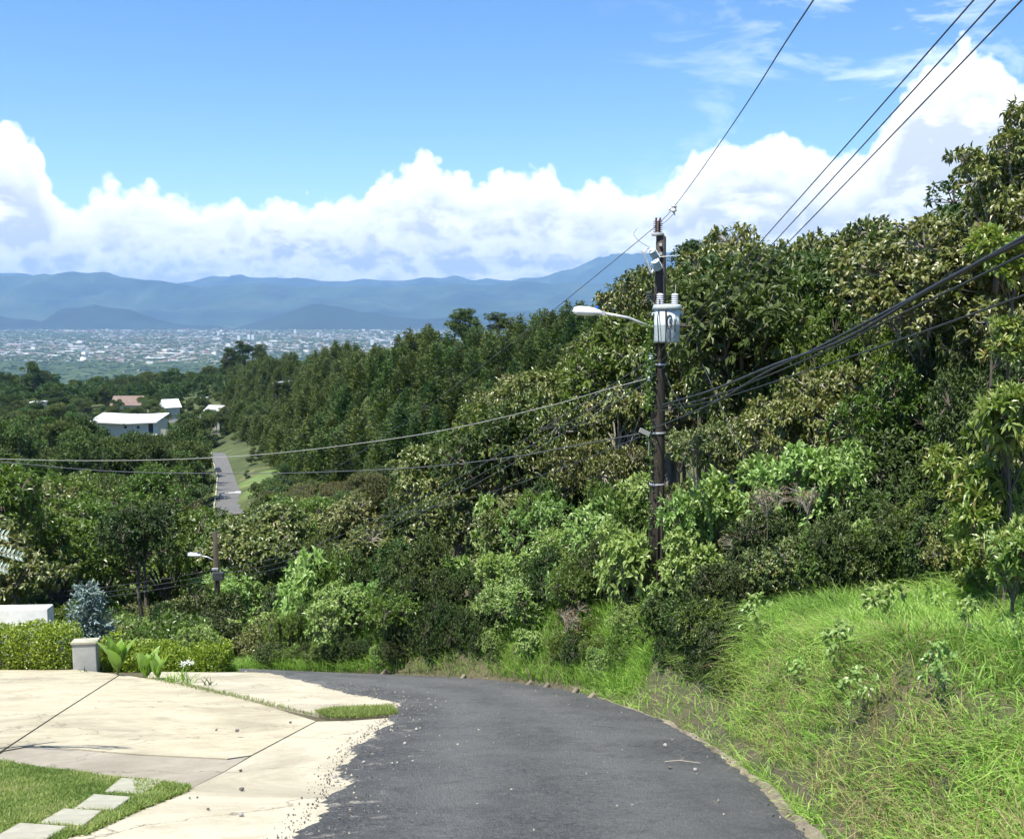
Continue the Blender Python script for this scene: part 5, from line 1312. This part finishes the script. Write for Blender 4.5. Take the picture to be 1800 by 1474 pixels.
# ------------------------------------------------------------------ far valley houses
def house(px0, px1, rwt, rwb, Y_, depth, wallm, roofm, label, name='house', roof='flat', rz=0, over=.8, wins=(), slope=.0, rh=1.2):
    a = at(px0, rwb, Y_); b_ = at(px1, rwb, Y_); zt = at((px0 + px1) / 2, rwt, Y_).z; W_ = b_.x - a.x; cx_ = (a.x + b_.x) / 2
    gz = min(hz(cx_, Y_), a.z); root = empty(name, (cx_, Y_ + depth / 2, gz), rz); tag(root, label, 'house'); H_ = zt - gz
    mb = MB(); mb.box((0, 0, H_ / 2), (W_, depth, H_)); wl = mb.build('wall', wallm, root)
    mb = MB()
    if roof == 'flat': mb.box((0, 0, H_ + .25), (W_ + 2 * over, depth + 2 * over, .45), Matrix.Rotation(slope, 3, 'X'))
    elif roof == 'fly':
        for sx, k in ((-1, .52), (1, .48)):
            w2 = (W_ + 2 * over) * k; mb.box((sx * w2 / 2, -.4 if sx < 0 else .2, H_ + .35 + (.4 if sx < 0 else .25)), (w2, depth + 3.5, .5), Matrix.Rotation(R(7), 3, 'X') @ Matrix.Rotation(R(-2.5 * sx), 3, 'Y'))
    else:
        w, d = W_ / 2 + over, depth / 2 + over
        for s in (-1, 1): mb.quad((-w, s * d, H_), (w, s * d, H_), (w, 0, H_ + rh), (-w, 0, H_ + rh)); mb.quad((-w, s * d, H_ - .12), (w, s * d, H_ - .12), (w, 0, H_ + rh - .12), (-w, 0, H_ + rh - .12))
        for s in (-1, 1): mb.quad((s * w * .97, -d, H_), (s * w * .97, d, H_), (s * w * .97, 0, H_ + rh))
    mb.build('roof', roofm, root)
    for (u, v, w, h) in wins:
        mb = MB(); mb.box(((u - .5) * W_, -depth / 2 - .03, v * H_), (w, .1, h)); fr_ = mb.build('window', M['white'], root)
        mb = MB(); mb.box(((u - .5) * W_, -depth / 2 - .09, v * H_), (w * .86, .06, h * .88)); mb.build('pane', M['glass'], fr_)
    return root
house(166, 277, 741, 768, 396, 12, M['greenwall'], M['steelwhite'], 'long pale two storey house with flaring flat white roof', roof='fly', over=.9, wins=((.13, .62, 1.6, 1.6), (.9, .62, 2.2, 5.0), (.5, .7, 1.4, 1.2), (.7, .7, 1.4, 1.2)))
house(197, 246, 712, 722, 470, 9, M['greenwall'], M['tile'], 'long low building with a weathered brown ribbed roof among trees', roof='gable', rh=4.0)
house(280, 303, 716, 726, 455, 12, M['greenwall'], M['steelwhite'], 'house with a white gable roof right of the brown roofed building', roof='gable', rh=3.2, rz=R(30))
house(118, 138, 760, 772, 330, 6, M['greenwall'], M['steelwhite'], 'small pale building carrying the blue water tank', over=.3)
house(364, 392, 722, 732, 430, 7, M['greywall'], M['greyroof'], 'small house with a grey pitched roof next to the orange wall', roof='gable', rh=2.2, rz=R(-20))
house(389, 398, 718, 727, 436, 3, M['orange'], M['orange'], 'small bright orange building at the end of the far road', over=.1)
house(54, 72, 708, 714, 470, 6, M['greenwall'], M['steelwhite'], 'house with pale roof half hidden by trees at the left', over=.4)
house(98, 107, 713, 722, 465, 6, M['orange'], M['orange'], 'orange walled house end right of the pale roof at the left', over=.1)
house(350, 360, 701, 706, 520, 6, M['white'], M['steelwhite'], 'tiny white roof showing between the far trees', over=.3)
c = at(495, 671, 395); mb = MB(); mb.box((0, 0, 0), (6.4, 3.5, .3), Matrix.Rotation(R(-7), 3, 'Y')); mb.build  # long metal roof
root = empty('shed', (c.x, c.y, hz(c.x, c.y))); tag(root, 'lone pale metal shed roof in the middle of the conifers', 'shed')
mb = MB(); dz_ = c.z - hz(c.x, c.y); mb.box((0, 0, dz_), (6.4, 3.5, .3), Matrix.Rotation(R(-7), 3, 'Y')); mb.build('roof', M['galv'], root); mb = MB()
for sx in (-2.7, 0, 2.7): mb.box((sx, .9, dz_ / 2 - .1), (.16, .16, dz_ - .2 + sx * .1))
mb.build('posts', M['bark'], root)
for px, row, Y_, R_ in [(200, 722, 440, 4), (222, 727, 442, 4.5), (243, 724, 440, 4), (262, 712, 445, 4.2), (370, 738, 405, 3.6), (388, 738, 405, 3.2), (290, 733, 430, 3.6), (70, 722, 440, 5), (96, 726, 440, 4.6), (128, 783, 318, 4), (205, 709, 462, 3.4), (256, 705, 458, 4), (284, 729, 436, 3.4), (274, 722, 440, 3.2), (366, 729, 408, 3.6), (380, 733, 404, 3.4), (176, 771, 384, 3.2), (205, 775, 382, 3.6), (238, 772, 384, 3.4), (262, 773, 383, 3.2), (60, 717, 440, 4), (395, 722, 425, 2.8), (350, 706, 480, 4), (488, 683, 380, 2.6), (505, 680, 380, 2.6)]:
    c = at(px, row, Y_); tree('mid' if px < 400 else 'cypress', int(px), c, R_, 'garden_tree', 'leafy tree close in front of the far houses', 'tree', 'trees close in front of the far houses')
def patch(name, px0, px1, r0, r1, lab_n=9, dz=.25, top_skew=0, nr=8):
    V = []
    for j in range(nr):
        for i in range(lab_n):
            row = r1 + (r0 - r1) * j / (nr - 1); px = px0 + (px1 - px0) * i / (lab_n - 1) + top_skew * j / (nr - 1) + 2.5 * math.sin(j * 1.9 + i)
            p = groundhit(px, row); V.append((p.x, p.y, p.z + dz))
    I = np.arange(lab_n * nr).reshape(nr, lab_n); f = np.stack([I[:-1, :-1], I[:-1, 1:], I[1:, 1:], I[1:, :-1]], -1).reshape(-1, 4)
    tag(link(name, np_mesh(name, V, [f], [M['meadow']], smooth=True)), kind='structure')
m, nt, b = mat('meadow_grass_far'); co = gpos(nt)
L(nt, ramp(nt, noise(nt, co, .18, 6, .6), [(.32, (.04, .075, .02)), (.5, (.085, .125, .035)), (.62, (.15, .16, .07)), (.74, (.30, .27, .15))]), b.inputs['Base Color']); b.inputs['Roughness'].default_value = 1; M['meadow'] = m
for i, (px, row, R_) in enumerate([(442, 818, 1.6), (470, 812, 1.9), (492, 826, 1.5), (500, 850, 2.0), (455, 872, 1.6), (482, 878, 1.8), (512, 872, 2.2), (433, 838, .9)]):
    p = groundhit(px, row); tree(['mid', 'cypress'][i % 2], i, (p.x, p.y, p.z + R_ * .8), R_, 'meadow_bush', 'small bush on the sunny meadow beside the far road', 'bush', 'bushes on the meadow beside the far road', trunk=False)
rs = np.random.RandomState(61)
for i in range(46):
    px, row = rs.uniform(408, 520), rs.uniform(752, 885)
    if i % 3 == 0: px = rs.uniform(352, 378)
    p = groundhit(px, row)
    if p is None or abs(px - roadpx(p.y)) < 14 + 5000 / p.y * .9 or (432 < px < 505 and 812 < row < 872): continue
    R_ = rs.uniform(1.2, 2.8); k = ['mid', 'cypress', 'mid'][i % 3]
    tree(k, i, (p.x, p.y, p.z + R_ * .8), R_, 'roadside_bush', ('green' if k == 'mid' else 'dark') + ' bush on the slopes beside the far road', 'bush', ('green' if k == 'mid' else 'dark') + ' bushes beside the far road', trunk=False)
patch('meadow', 284, 345, 776, 800)
patch('meadow', 303, 328, 822, 848)
patch('meadow', 322, 378, 734, 744)
tk = empty('water_tank', at(127, 757, 331)); tag(tk, 'bright blue round water tank on the small pale building', 'water tank')
mb = MB(); mb.lathe([(.8, 0), (.95, .2), (.95, 1.1), (.7, 1.45), (.25, 1.6)], Matrix.Identity(4), 16); mb.build('tank_body', M['blue'], tk, True); mb = MB(); mb.lathe([(.25, 1.6), (.25, 1.75), (.1, 1.78)], Matrix.Identity(4), 10); mb.build('tank_lid', M['blue'], tk)
# concrete panel fence
a = at(284, 772, 372); b_ = at(346, 768, 372); zt = at(300, 754, 372).z; gz = hz(a.x, 372) - .5
root = empty('concrete_fence', (a.x, 372, gz)); tag(root, 'pale concrete panel fence right of the white roofed house', 'fence')
n_ = 8; W_ = (b_.x - a.x) / n_
for i in range(n_):
    mb = MB(); hh = zt - gz - .12 * i; mb.box(((i + .5) * W_, 0, hh / 2), (W_ * .96, .15, hh)); mb.build('panel', M['slab'], root)
    mb = MB(); mb.box((i * W_, -.02, hh / 2 + .1), (.25, .3, hh + .1)); mb.build('post', M['greywall'], root)
c = at(303, 787, 322); root = empty('court_wall', (c.x, 322, hz(c.x, 322))); tag(root, 'low green screen of the court below the concrete fence', 'fence')
mb = MB(); zz = at(303, 780, 322).z - hz(c.x, 322); mb.box((0, 0, zz / 2), (9.0, .2, zz)); mb.build('screen', M['court'], root); mb = MB(); mb.box((0, 0, zz + .08), (9.1, .3, .16)); mb.build('top_rail', M['white'], root)
for px, Y_, h in [(298, 345, 3.0), (317, 345, 2.6)]:
    c = at(px, 772, Y_); c.z = hz(c.x, Y_) + h; tree('mid', int(px), c, 1.7, 'garden_shrub', 'small round shrub on the lawn in front of the concrete fence, ' + ('left' if px < 305 else 'right'), 'bush')
ribbon('far_road', [gp(404, 140)] + [Vector((p.x, p.y, hz(p.x, p.y))) for p in FR[1:] if p is not None], 2.0, 2.1, M['asphalt_old'], .9)
ribbon('far_kerb', [Vector((p.x - 2.35, p.y, hz(p.x, p.y))) for p in FR[1:] if p is not None], .12, .12, M['slab'], 1.0)

# small dark car on the far road
p = groundhit(383, 838); car = empty('parked_car', (p.x, p.y, p.z + .95), R(17)); tag(car, 'small dark car at the left edge of the far road', 'car')
mb = MB(); mb.box((0, 0, .55), (1.65, 4.0, .62)); mb.build('body', M['darkmetal'], car)
mb = MB(); mb.box((0, -.2, 1.12), (1.5, 2.2, .55), taper=.82); mb.build('cabin', M['glass'], car); mb = MB(); mb.box((0, -.2, 1.42), (1.2, 1.7, .06)); mb.build('roof', M['darkmetal'], car)
for sx in (-.8, .8):
    for sy in (-1.25, 1.25): mb = MB(); mb.tube([(sx - .1, sy, .32), (sx + .1, sy, .32)], .32, 12); mb.build('wheel', M['cable'], car)
# ------------------------------------------------------------------ city on the plain
rs = np.random.RandomState(99)
def boxes_mesh(name, cx_, cy_, w, d, h, rot, tint, z0, material, gable=False):
    n = len(cx_); c, s = np.cos(rot), np.sin(rot); V = []
    for z in (0, 1):
        for sx, sy in ((-1, -1), (1, -1), (1, 1), (-1, 1)):
            lx, ly_ = sx * w / 2, sy * d / 2; V.append(np.stack([cx_ + lx * c - ly_ * s, cy_ + lx * s + ly_ * c, z0 + z * h], 1))
    V = np.stack(V, 1).reshape(-1, 3); I = np.arange(n)[:, None] * 8
    Fq = np.concatenate([I + f for f in ([4, 5, 6, 7], [0, 1, 5, 4], [1, 2, 6, 5], [2, 3, 7, 6], [3, 0, 4, 7])])
    return np_mesh(name, V, [Fq], [material], {'tint': np.repeat(tint, 8)})
def city_pts(n, lo=4600, hi=16500):
    out = []
    tot = 0
    while tot < n:
        y = 1 / rs.uniform(1 / hi, 1 / lo, 60000); px = rs.uniform(-60, 800, 60000); x = (px - CX) / F * y
        k = .5 + .5 * np.sin(x / 900 + 1.3) * np.sin(y / 700) + .35 * np.sin(x / 310 + y / 420) + .3 * np.sin(x / 170 - y / 230)
        p = .25 + .9 * k; p = np.where(y < 5600, p * .35, p) * np.where((px < 170) & (y > 9500) & (y < 12000), .3, 1)
        m_ = rs.rand(60000) < p; out.append(np.stack([x[m_], y[m_]], 1)); tot += m_.sum()
    return np.concatenate(out)[:n]
NC = 15500; Pc = city_pts(NC); wv = rs.lognormal(2.75, .45, NC); wv = np.clip(wv, 7, 70)
tag(link('city', boxes_mesh('city', Pc[:, 0], Pc[:, 1], wv * 1.15, wv * .8, rs.uniform(3.5, 9, NC), rs.uniform(-.5, .5, NC), rs.rand(NC), -320.0, M['city'])), 'countless small white and red roofed houses of the city filling the plain', 'city', kind='stuff')
# larger buildings, each on its own
kinds = [('city_warehouse', 110, 60, 11, .1), ('city_warehouse', 75, 45, 10, .3), ('city_block', 34, 24, 26, .95), ('city_block', 45, 30, 18, .45), ('city_tower', 26, 24, 52, .1)]
km = [boxes_mesh(k[0], np.zeros(1), np.zeros(1), np.full(1, k[1]), np.full(1, k[2]), np.full(1, k[3]), np.zeros(1), np.full(1, k[4]), 0.0, M['city']) for k in kinds]
labs = {'city_warehouse': ('long white warehouse roof in the far city on the plain', 'warehouse', 'white warehouses of the far city'), 'city_block': ('mid rise block in the far city on the plain', 'building', 'mid rise blocks of the far city'), 'city_tower': ('slim high rise tower in the far city on the plain', 'tower', 'towers of the far city')}
Pk = city_pts(230, 5400, 15500)
for i in range(230):
    k = [0, 1, 1, 2, 3, 1, 0, 3][i % 8]
    o = link(kinds[k][0], km[k]); o.location = (Pk[i, 0], Pk[i, 1], -320.0); o.rotation_euler = (0, 0, rs.uniform(-.5, .5)); o.scale = (1, 1, 1)
    tag(o, labs[kinds[k][0]][0], labs[kinds[k][0]][1], labs[kinds[k][0]][2])
for px, Y_ in [(421, 9800), (439, 10200), (446, 10100), (655, 8600), (690, 8200), (520, 12500), (560, 11000), (386, 11500)]:
    o = link('city_tower', km[4]); x = (px - CX) / F * Y_; o.location = (x, Y_, -320); tag(o, *labs['city_tower'])
# tree clumps between the houses
Pt = city_pts(1, 4300, 16500); n = 14000
y = 1 / rs.uniform(1 / 16500, 1 / 4200, n); x = (rs.uniform(-60, 800, n) - CX) / F * y
ang = np.linspace(0, 2 * math.pi, 7)[:-1]; w = rs.uniform(9, 34, n) * (1 + (y < 5800) * .5); h = w * rs.uniform(.25, .5, n)
V = []
for a in ang: V.append(np.stack([x + np.cos(a) * w * rs.uniform(.8, 1.3, n), y + np.sin(a) * w * .8, np.full(n, -320.0)], 1))
for a in ang: V.append(np.stack([x + np.cos(a + .4) * w * .7 * rs.uniform(.7, 1.2, n), y + np.sin(a + .4) * w * .6, -320.0 + h * rs.uniform(.7, 1, n)], 1))
V.append(np.stack([x, y, -320 + h * 1.15], 1)); V = np.stack(V, 1).reshape(-1, 3); I = np.arange(n)[:, None] * 13
Ft = np.concatenate([I + [6 + k, 6 + (k + 1) % 6, 12] for k in range(6)]); Fq = np.concatenate([I + [k, (k + 1) % 6, 6 + (k + 1) % 6, 6 + k] for k in range(6)])
tag(link('city_trees', np_mesh('city_trees', V, [Fq, Ft], [M['dark']], {'tint': np.repeat(rs.rand(n), 13)})), 'dark tree clumps scattered between the houses of the far city', 'trees', kind='stuff')

# ------------------------------------------------------------------ mountains
def fbm(x, y, seed, oct_=6, f0=1.0):
    rs = np.random.RandomState(seed); r = 0; a = 1; f = f0
    for o in range(oct_):
        th = rs.uniform(0, 6.28, 3); ph = rs.uniform(0, 6.28, 3)
        s = 0
        for k in range(3): s = s + np.sin((x * math.cos(th[k]) + y * math.sin(th[k])) * f + ph[k] + 1.3 * r)
        r = r + a * (1 - np.abs(s) / 1.5) ; a *= .52; f *= 1.97
    return r / 2
M['foothill'] = plain_mat('dark_foothill_forest', (.014, .030, .014), 1, .4, .001)
def mountains(name, prof, Y_, dfront, dback, seed, rough=.22, mt='mountain', px0=-500, px1=2300, nx=520, ny=70, zb=-322):
    u = np.linspace(px0, px1, nx); v = np.linspace(0, 1, ny); U, Vv = np.meshgrid(u, v)
    Yv = Y_ - dfront + (dfront + dback) * Vv; Xv = (U - CX) / F * Y_ * (1 + (Yv / Y_ - 1) * .5)
    pr = np.interp(U, [p[0] for p in prof], [p[1] for p in prof])
    pr = pr - 2.4 * np.abs(np.sin(U / 23 + seed)) * np.sin(U / 61 + seed * 2) - 1.6 * np.sin(U / 11.3 + seed) * np.sin(U / 37)
    r_ = (CY - pr) / F; zt = Y_ * (-sP + r_ * cP) / (cP + r_ * sP)
    c = dfront / (dfront + dback); sh = np.where(Vv < c, Vv / c, (1 - Vv) / (1 - c)); sh = np.clip(sh, 0, 1)
    nz = fbm(Xv / 1500, Yv / 1500, seed)
    nz2 = fbm(Xv / 620, Yv / 900, seed + 50)
    z = zb + (zt - zb) * (sh ** 1.15) * (1 + rough * (nz - .35) * (1 - sh ** 3) * 4.2 + .45 * (nz2 - .4) * sh * (1 - sh ** 4)) + (nz - .35) * 40 * sh + (nz2 - .4) * 22 * sh
    I = np.arange(U.size).reshape(U.shape); fq = np.stack([I[:-1, :-1], I[:-1, 1:], I[1:, 1:], I[1:, :-1]], -1).reshape(-1, 4)
    o = link(name, np_mesh(name, np.stack([Xv, Yv, z], -1).reshape(-1, 3), [fq], [M[mt]], smooth=True)); tag(o, kind='structure')
mountains('back_mountains', [(-500, 485), (0, 481), (60, 483), (100, 492), (200, 505), (300, 505), (340, 496), (380, 487), (425, 484), (440, 489), (480, 488), (520, 486), (560, 493), (640, 492), (700, 494), (760, 490), (800, 485), (830, 493), (900, 490), (960, 483), (1020, 466), (1050, 454), (1100, 448), (1180, 446), (1300, 452), (1500, 470), (2300, 480)], 28000, 5000, 2500, 4)
mountains('main_mountains', [(-500, 500), (0, 487), (60, 486), (110, 483), (140, 479), (190, 478), (250, 489), (300, 498), (360, 508), (420, 500), (470, 497), (520, 503), (570, 499), (640, 499), (700, 503), (770, 500), (850, 500), (930, 492), (1000, 497), (1100, 500), (1300, 495), (2300, 500)], 21500, 4200, 2500, 7)
mountains('near_hills', [(-500, 560), (-60, 545), (0, 552), (40, 560), (75, 568), (110, 545), (170, 534), (230, 538), (280, 556), (340, 568), (420, 573), (480, 560), (520, 543), (570, 538), (640, 548), (700, 552), (760, 556), (860, 548), (1000, 545), (1400, 540), (2300, 550)], 15800, 1100, 1400, 9, .12, 'foothill', ny=40)

# ------------------------------------------------------------------ haze
mb = MB(); mb.box((0, 15500, 490), (43000, 33000, 1624)); hzb = mb.build('haze', []if False else M['bark'])
hm = bpy.data.materials.new('haze'); hm.use_nodes = True; nt = hm.node_tree; nt.nodes.clear()
out = nt.nodes.new('ShaderNodeOutputMaterial'); vp = nt.nodes.new('ShaderNodeVolumePrincipled')
vp.inputs['Color'].default_value = (.30, .56, 1.0, 1); vp.inputs['Density'].default_value = 3.7e-5; vp.inputs['Anisotropy'].default_value = .0
L(nt, vp.outputs[0], out.inputs['Volume']); hzb.data.materials.clear(); hzb.data.materials.append(hm); tag(hzb, 'pale blue air haze over the valley', 'haze', kind='stuff')

# ------------------------------------------------------------------ sky with clouds
SUN_DIR = Vector((-.34, -.40, 1.15)).normalized()
sel = math.asin(SUN_DIR.z); saz = math.atan2(SUN_DIR.x, SUN_DIR.y)
W = bpy.data.worlds.new('World'); S.world = W; W.use_nodes = True; nt = W.node_tree; nt.nodes.clear()
out = nt.nodes.new('ShaderNodeOutputWorld'); bg = nt.nodes.new('ShaderNodeBackground'); L(nt, bg.outputs[0], out.inputs[0])
sky = nt.nodes.new('ShaderNodeTexSky'); sky.sky_type = 'NISHITA'; sky.sun_disc = False; sky.sun_elevation = sel; sky.sun_rotation = saz
sky.altitude = 1500; sky.air_density = 1.0; sky.dust_density = .3; sky.ozone_density = 2.0
tcw = nt.nodes.new('ShaderNodeTexCoord'); gen = tcw.outputs['Generated']
sp = nt.nodes.new('ShaderNodeSeparateXYZ'); L(nt, gen, sp.inputs[0]); x_, y_, z_ = sp.outputs
hyp = math_(nt, 'SQRT', math_(nt, 'ADD', math_(nt, 'MULTIPLY', x_, x_), math_(nt, 'MULTIPLY', y_, y_)))
el = math_(nt, 'DIVIDE', z_, hyp); az = math_(nt, 'ARCTAN2', x_, y_)
def ae(px, py): r = ray(px, py); return math.atan2(r[0], r[1]), r[2] / math.hypot(r[0], r[1])
cmb = nt.nodes.new('ShaderNodeCombineXYZ'); L(nt, az, cmb.inputs[0]); L(nt, el, cmb.inputs[2])
A0, A1 = -.75, .75
def profile(pts):
    fc = nt.nodes.new('ShaderNodeFloatCurve'); cv = fc.mapping.curves[0]
    P = [((ae(*p)[0] - A0) / (A1 - A0), ae(*p)[1] / .5) for p in pts]; P.sort()
    cv.points[0].location = (0, P[0][1]); cv.points[1].location = (1, P[-1][1])
    for p in P: cv.points.new(*p)
    for p in cv.points: p.handle_type = 'AUTO'
    fc.mapping.extend = 'HORIZONTAL'; fc.mapping.update()
    L(nt, math_(nt, 'MULTIPLY_ADD', az, 1 / (A1 - A0), -A0 / (A1 - A0)), fc.inputs['Value'])
    return math_(nt, 'MULTIPLY', fc.outputs[0], .5)
def puffs(scale, seed, sm_=.35):
    mp = nt.nodes.new('ShaderNodeMapping'); mp.inputs['Location'].default_value = (seed * 3.1, seed, seed * 1.7); L(nt, cmb.outputs[0], mp.inputs[0])
    v = nt.nodes.new('ShaderNodeTexVoronoi'); v.feature = 'F1'; v.inputs['Scale'].default_value = scale; v.inputs['Detail'].default_value = 2.0; v.inputs['Roughness'].default_value = .45; v.normalize = False
    L(nt, mp.outputs[0], v.inputs['Vector']); return v.outputs['Distance'], mp.outputs[0]
def layer(pts, amp, scale, seed, soft=.004):
    top_ = profile(pts); d, vec = puffs(scale, seed)
    nz_ = noise(nt, vec, scale * .5, 8, .65)
    d_b, _ = puffs(scale * 2.7, seed + 2.2)
    n1 = math_(nt, 'ADD', math_(nt, 'MULTIPLY', math_(nt, 'SUBTRACT', .66, d), amp * 1.25), math_(nt, 'MULTIPLY', math_(nt, 'SUBTRACT', .62, d_b), amp * .55))
    n2 = math_(nt, 'MULTIPLY', math_(nt, 'SUBTRACT', nz_, .5), amp * 1.0)
    dep = math_(nt, 'SUBTRACT', math_(nt, 'ADD', math_(nt, 'ADD', top_, n1), n2), el)     # depth below the edge
    m_ = math_(nt, 'DIVIDE', dep, soft, clamp=True)
    m_ = math_(nt, 'SMOOTHSTEP', 0, 1, m_) if False else m_
    return m_, dep, vec, d
WHITE = (1.0, 1.0, 1.0); 
def shade(dep, vec, d, k_top, k_range, sc, lo, seed):
    """white at the lit tops, blue grey underneath, broken by noise"""
    mp = nt.nodes.new('ShaderNodeMapping'); mp.inputs['Scale'].default_value = (1, 1, 2.6); mp.inputs['Location'].default_value = (seed, 0, seed); L(nt, vec, mp.inputs[0])
    n_ = math_(nt, 'ADD', math_(nt, 'MULTIPLY', noise(nt, mp.outputs[0], sc, 9, .68, .3), .8), math_(nt, 'MULTIPLY', d, .22))
    g_ = math_(nt, 'DIVIDE', math_(nt, 'SUBTRACT', dep, k_top), k_range, clamp=True)
    s_ = math_(nt, 'MULTIPLY', g_, ramp(nt, n_, [(.42, 0.0), (.60, 1.0)]))
    return mix(nt, s_, WHITE, lo)
TOPS = [(-300, 330), (-60, 240), (-10, 208), (30, 208), (62, 225), (76, 250), (70, 290), (95, 325), (140, 330), (172, 312), (205, 301), (262, 318), (320, 330), (385, 342), (415, 328), (450, 345), (500, 332), (560, 330), (630, 330), (655, 302), (712, 285), (748, 264), (790, 277), (850, 287), (905, 284), (935, 271), (972, 276), (995, 308), (1060, 304), (1112, 320), (1152, 310), (1182, 282), (1250, 240), (1310, 226), (1390, 226), (1440, 248), (1475, 272), (1515, 255), (1555, 215), (1585, 150), (1615, 90), (1655, 64), (1720, 64), (1762, 90), (1790, 120), (1900, 90), (2200, 60)]
MID = [(-300, 380), (0, 372), (100, 380), (210, 388), (300, 378), (400, 385), (470, 372), (560, 360), (660, 372), (760, 372), (900, 385), (1050, 378), (1200, 384), (1400, 370), (1800, 330)]
LOW = [(-300, 440), (0, 425), (90, 436), (200, 425), (330, 404), (420, 425), (520, 440), (640, 430), (760, 442), (860, 455), (960, 432), (1060, 448), (1200, 440), (1800, 430)]
skyc = sky.outputs[0]
hs = nt.nodes.new('ShaderNodeHueSaturation'); hs.inputs['Saturation'].default_value = 1.22; hs.inputs['Hue'].default_value = .503; hs.inputs['Value'].default_value = 1.28; L(nt, skyc, hs.inputs['Color'])
CW = 9.2      # cloud brightness in sky units
def cl(c): return mix(nt, 1.0, c, (CW, CW, CW), 'MULTIPLY')
col = hs.outputs[0]
# thin wisps
mpw = nt.nodes.new('ShaderNodeMapping'); mpw.inputs['Scale'].default_value = (1, 1, 3.5); L(nt, cmb.outputs[0], mpw.inputs[0])
wn = noise(nt, mpw.outputs[0], 7, 8, .62, .5)
wa = math_(nt, 'MULTIPLY', ramp(nt, wn, [(.50, 0.0), (.72, .85)]), math_(nt, 'MULTIPLY', math_(nt, 'SUBTRACT', az, .06), 4.0, clamp=True))
col = mix(nt, wa, col, (CW * .86, CW * .93, CW * 1.0))
m1, d1, v1, p1 = layer(TOPS, .022, 26, 1.3, .010)
lo1 = (.54, .58, .635)
c1 = cl(shade(d1, v1, p1, .014, .04, 15, lo1, 0.0))
col = mix(nt, m1, col, c1)
m2, d2, v2, p2 = layer(MID, .030, 22, 4.7, .016)
col = mix(nt, m2, col, cl(shade(d2, v2, p2, .006, .022, 20, (.50, .54, .59), 2.0)))
m3, d3, v3, p3 = layer(LOW, .026, 30, 8.1, .014)
col = mix(nt, m3, col, cl(shade(d3, v3, p3, .008, .02, 26, (.52, .575, .62), 5.0)))
# below the horizon plain haze tone
L(nt, col, bg.inputs[0]); bg.inputs[1].default_value = .088
W.cycles.sampling_method = 'MANUAL'; W.cycles.sample_map_resolution = 512

sun = bpy.data.lights.new('sun', 'SUN'); sun.energy = 5.0; sun.angle = R(.5); sun.color = (1, .94, .83)
so = bpy.data.objects.new('sun', sun); C.objects.link(so); so.rotation_euler = SUN_DIR.to_track_quat('Z', 'Y').to_euler()

cam = bpy.data.cameras.new('camera'); cam.sensor_width = 36; cam.lens = 36.0; cam.clip_end = 90000; cam.clip_start = .05
co_ = bpy.data.objects.new('camera', cam); C.objects.link(co_); co_.rotation_euler = (R(90) - PITCH, 0, 0); S.camera = co_
S.view_settings.view_transform = 'Standard'; S.view_settings.look = 'None'; S.view_settings.exposure = 1.0; S.view_settings.gamma = 1
S.cycles.use_denoising = True; S.cycles.max_bounces = 5; S.cycles.diffuse_bounces = 2; S.cycles.glossy_bounces = 2; S.cycles.transmission_bounces = 3; S.cycles.volume_bounces = 0
S.cycles.use_adaptive_sampling = True; S.cycles.adaptive_threshold = .04; S.cycles.sample_clamp_indirect = 6
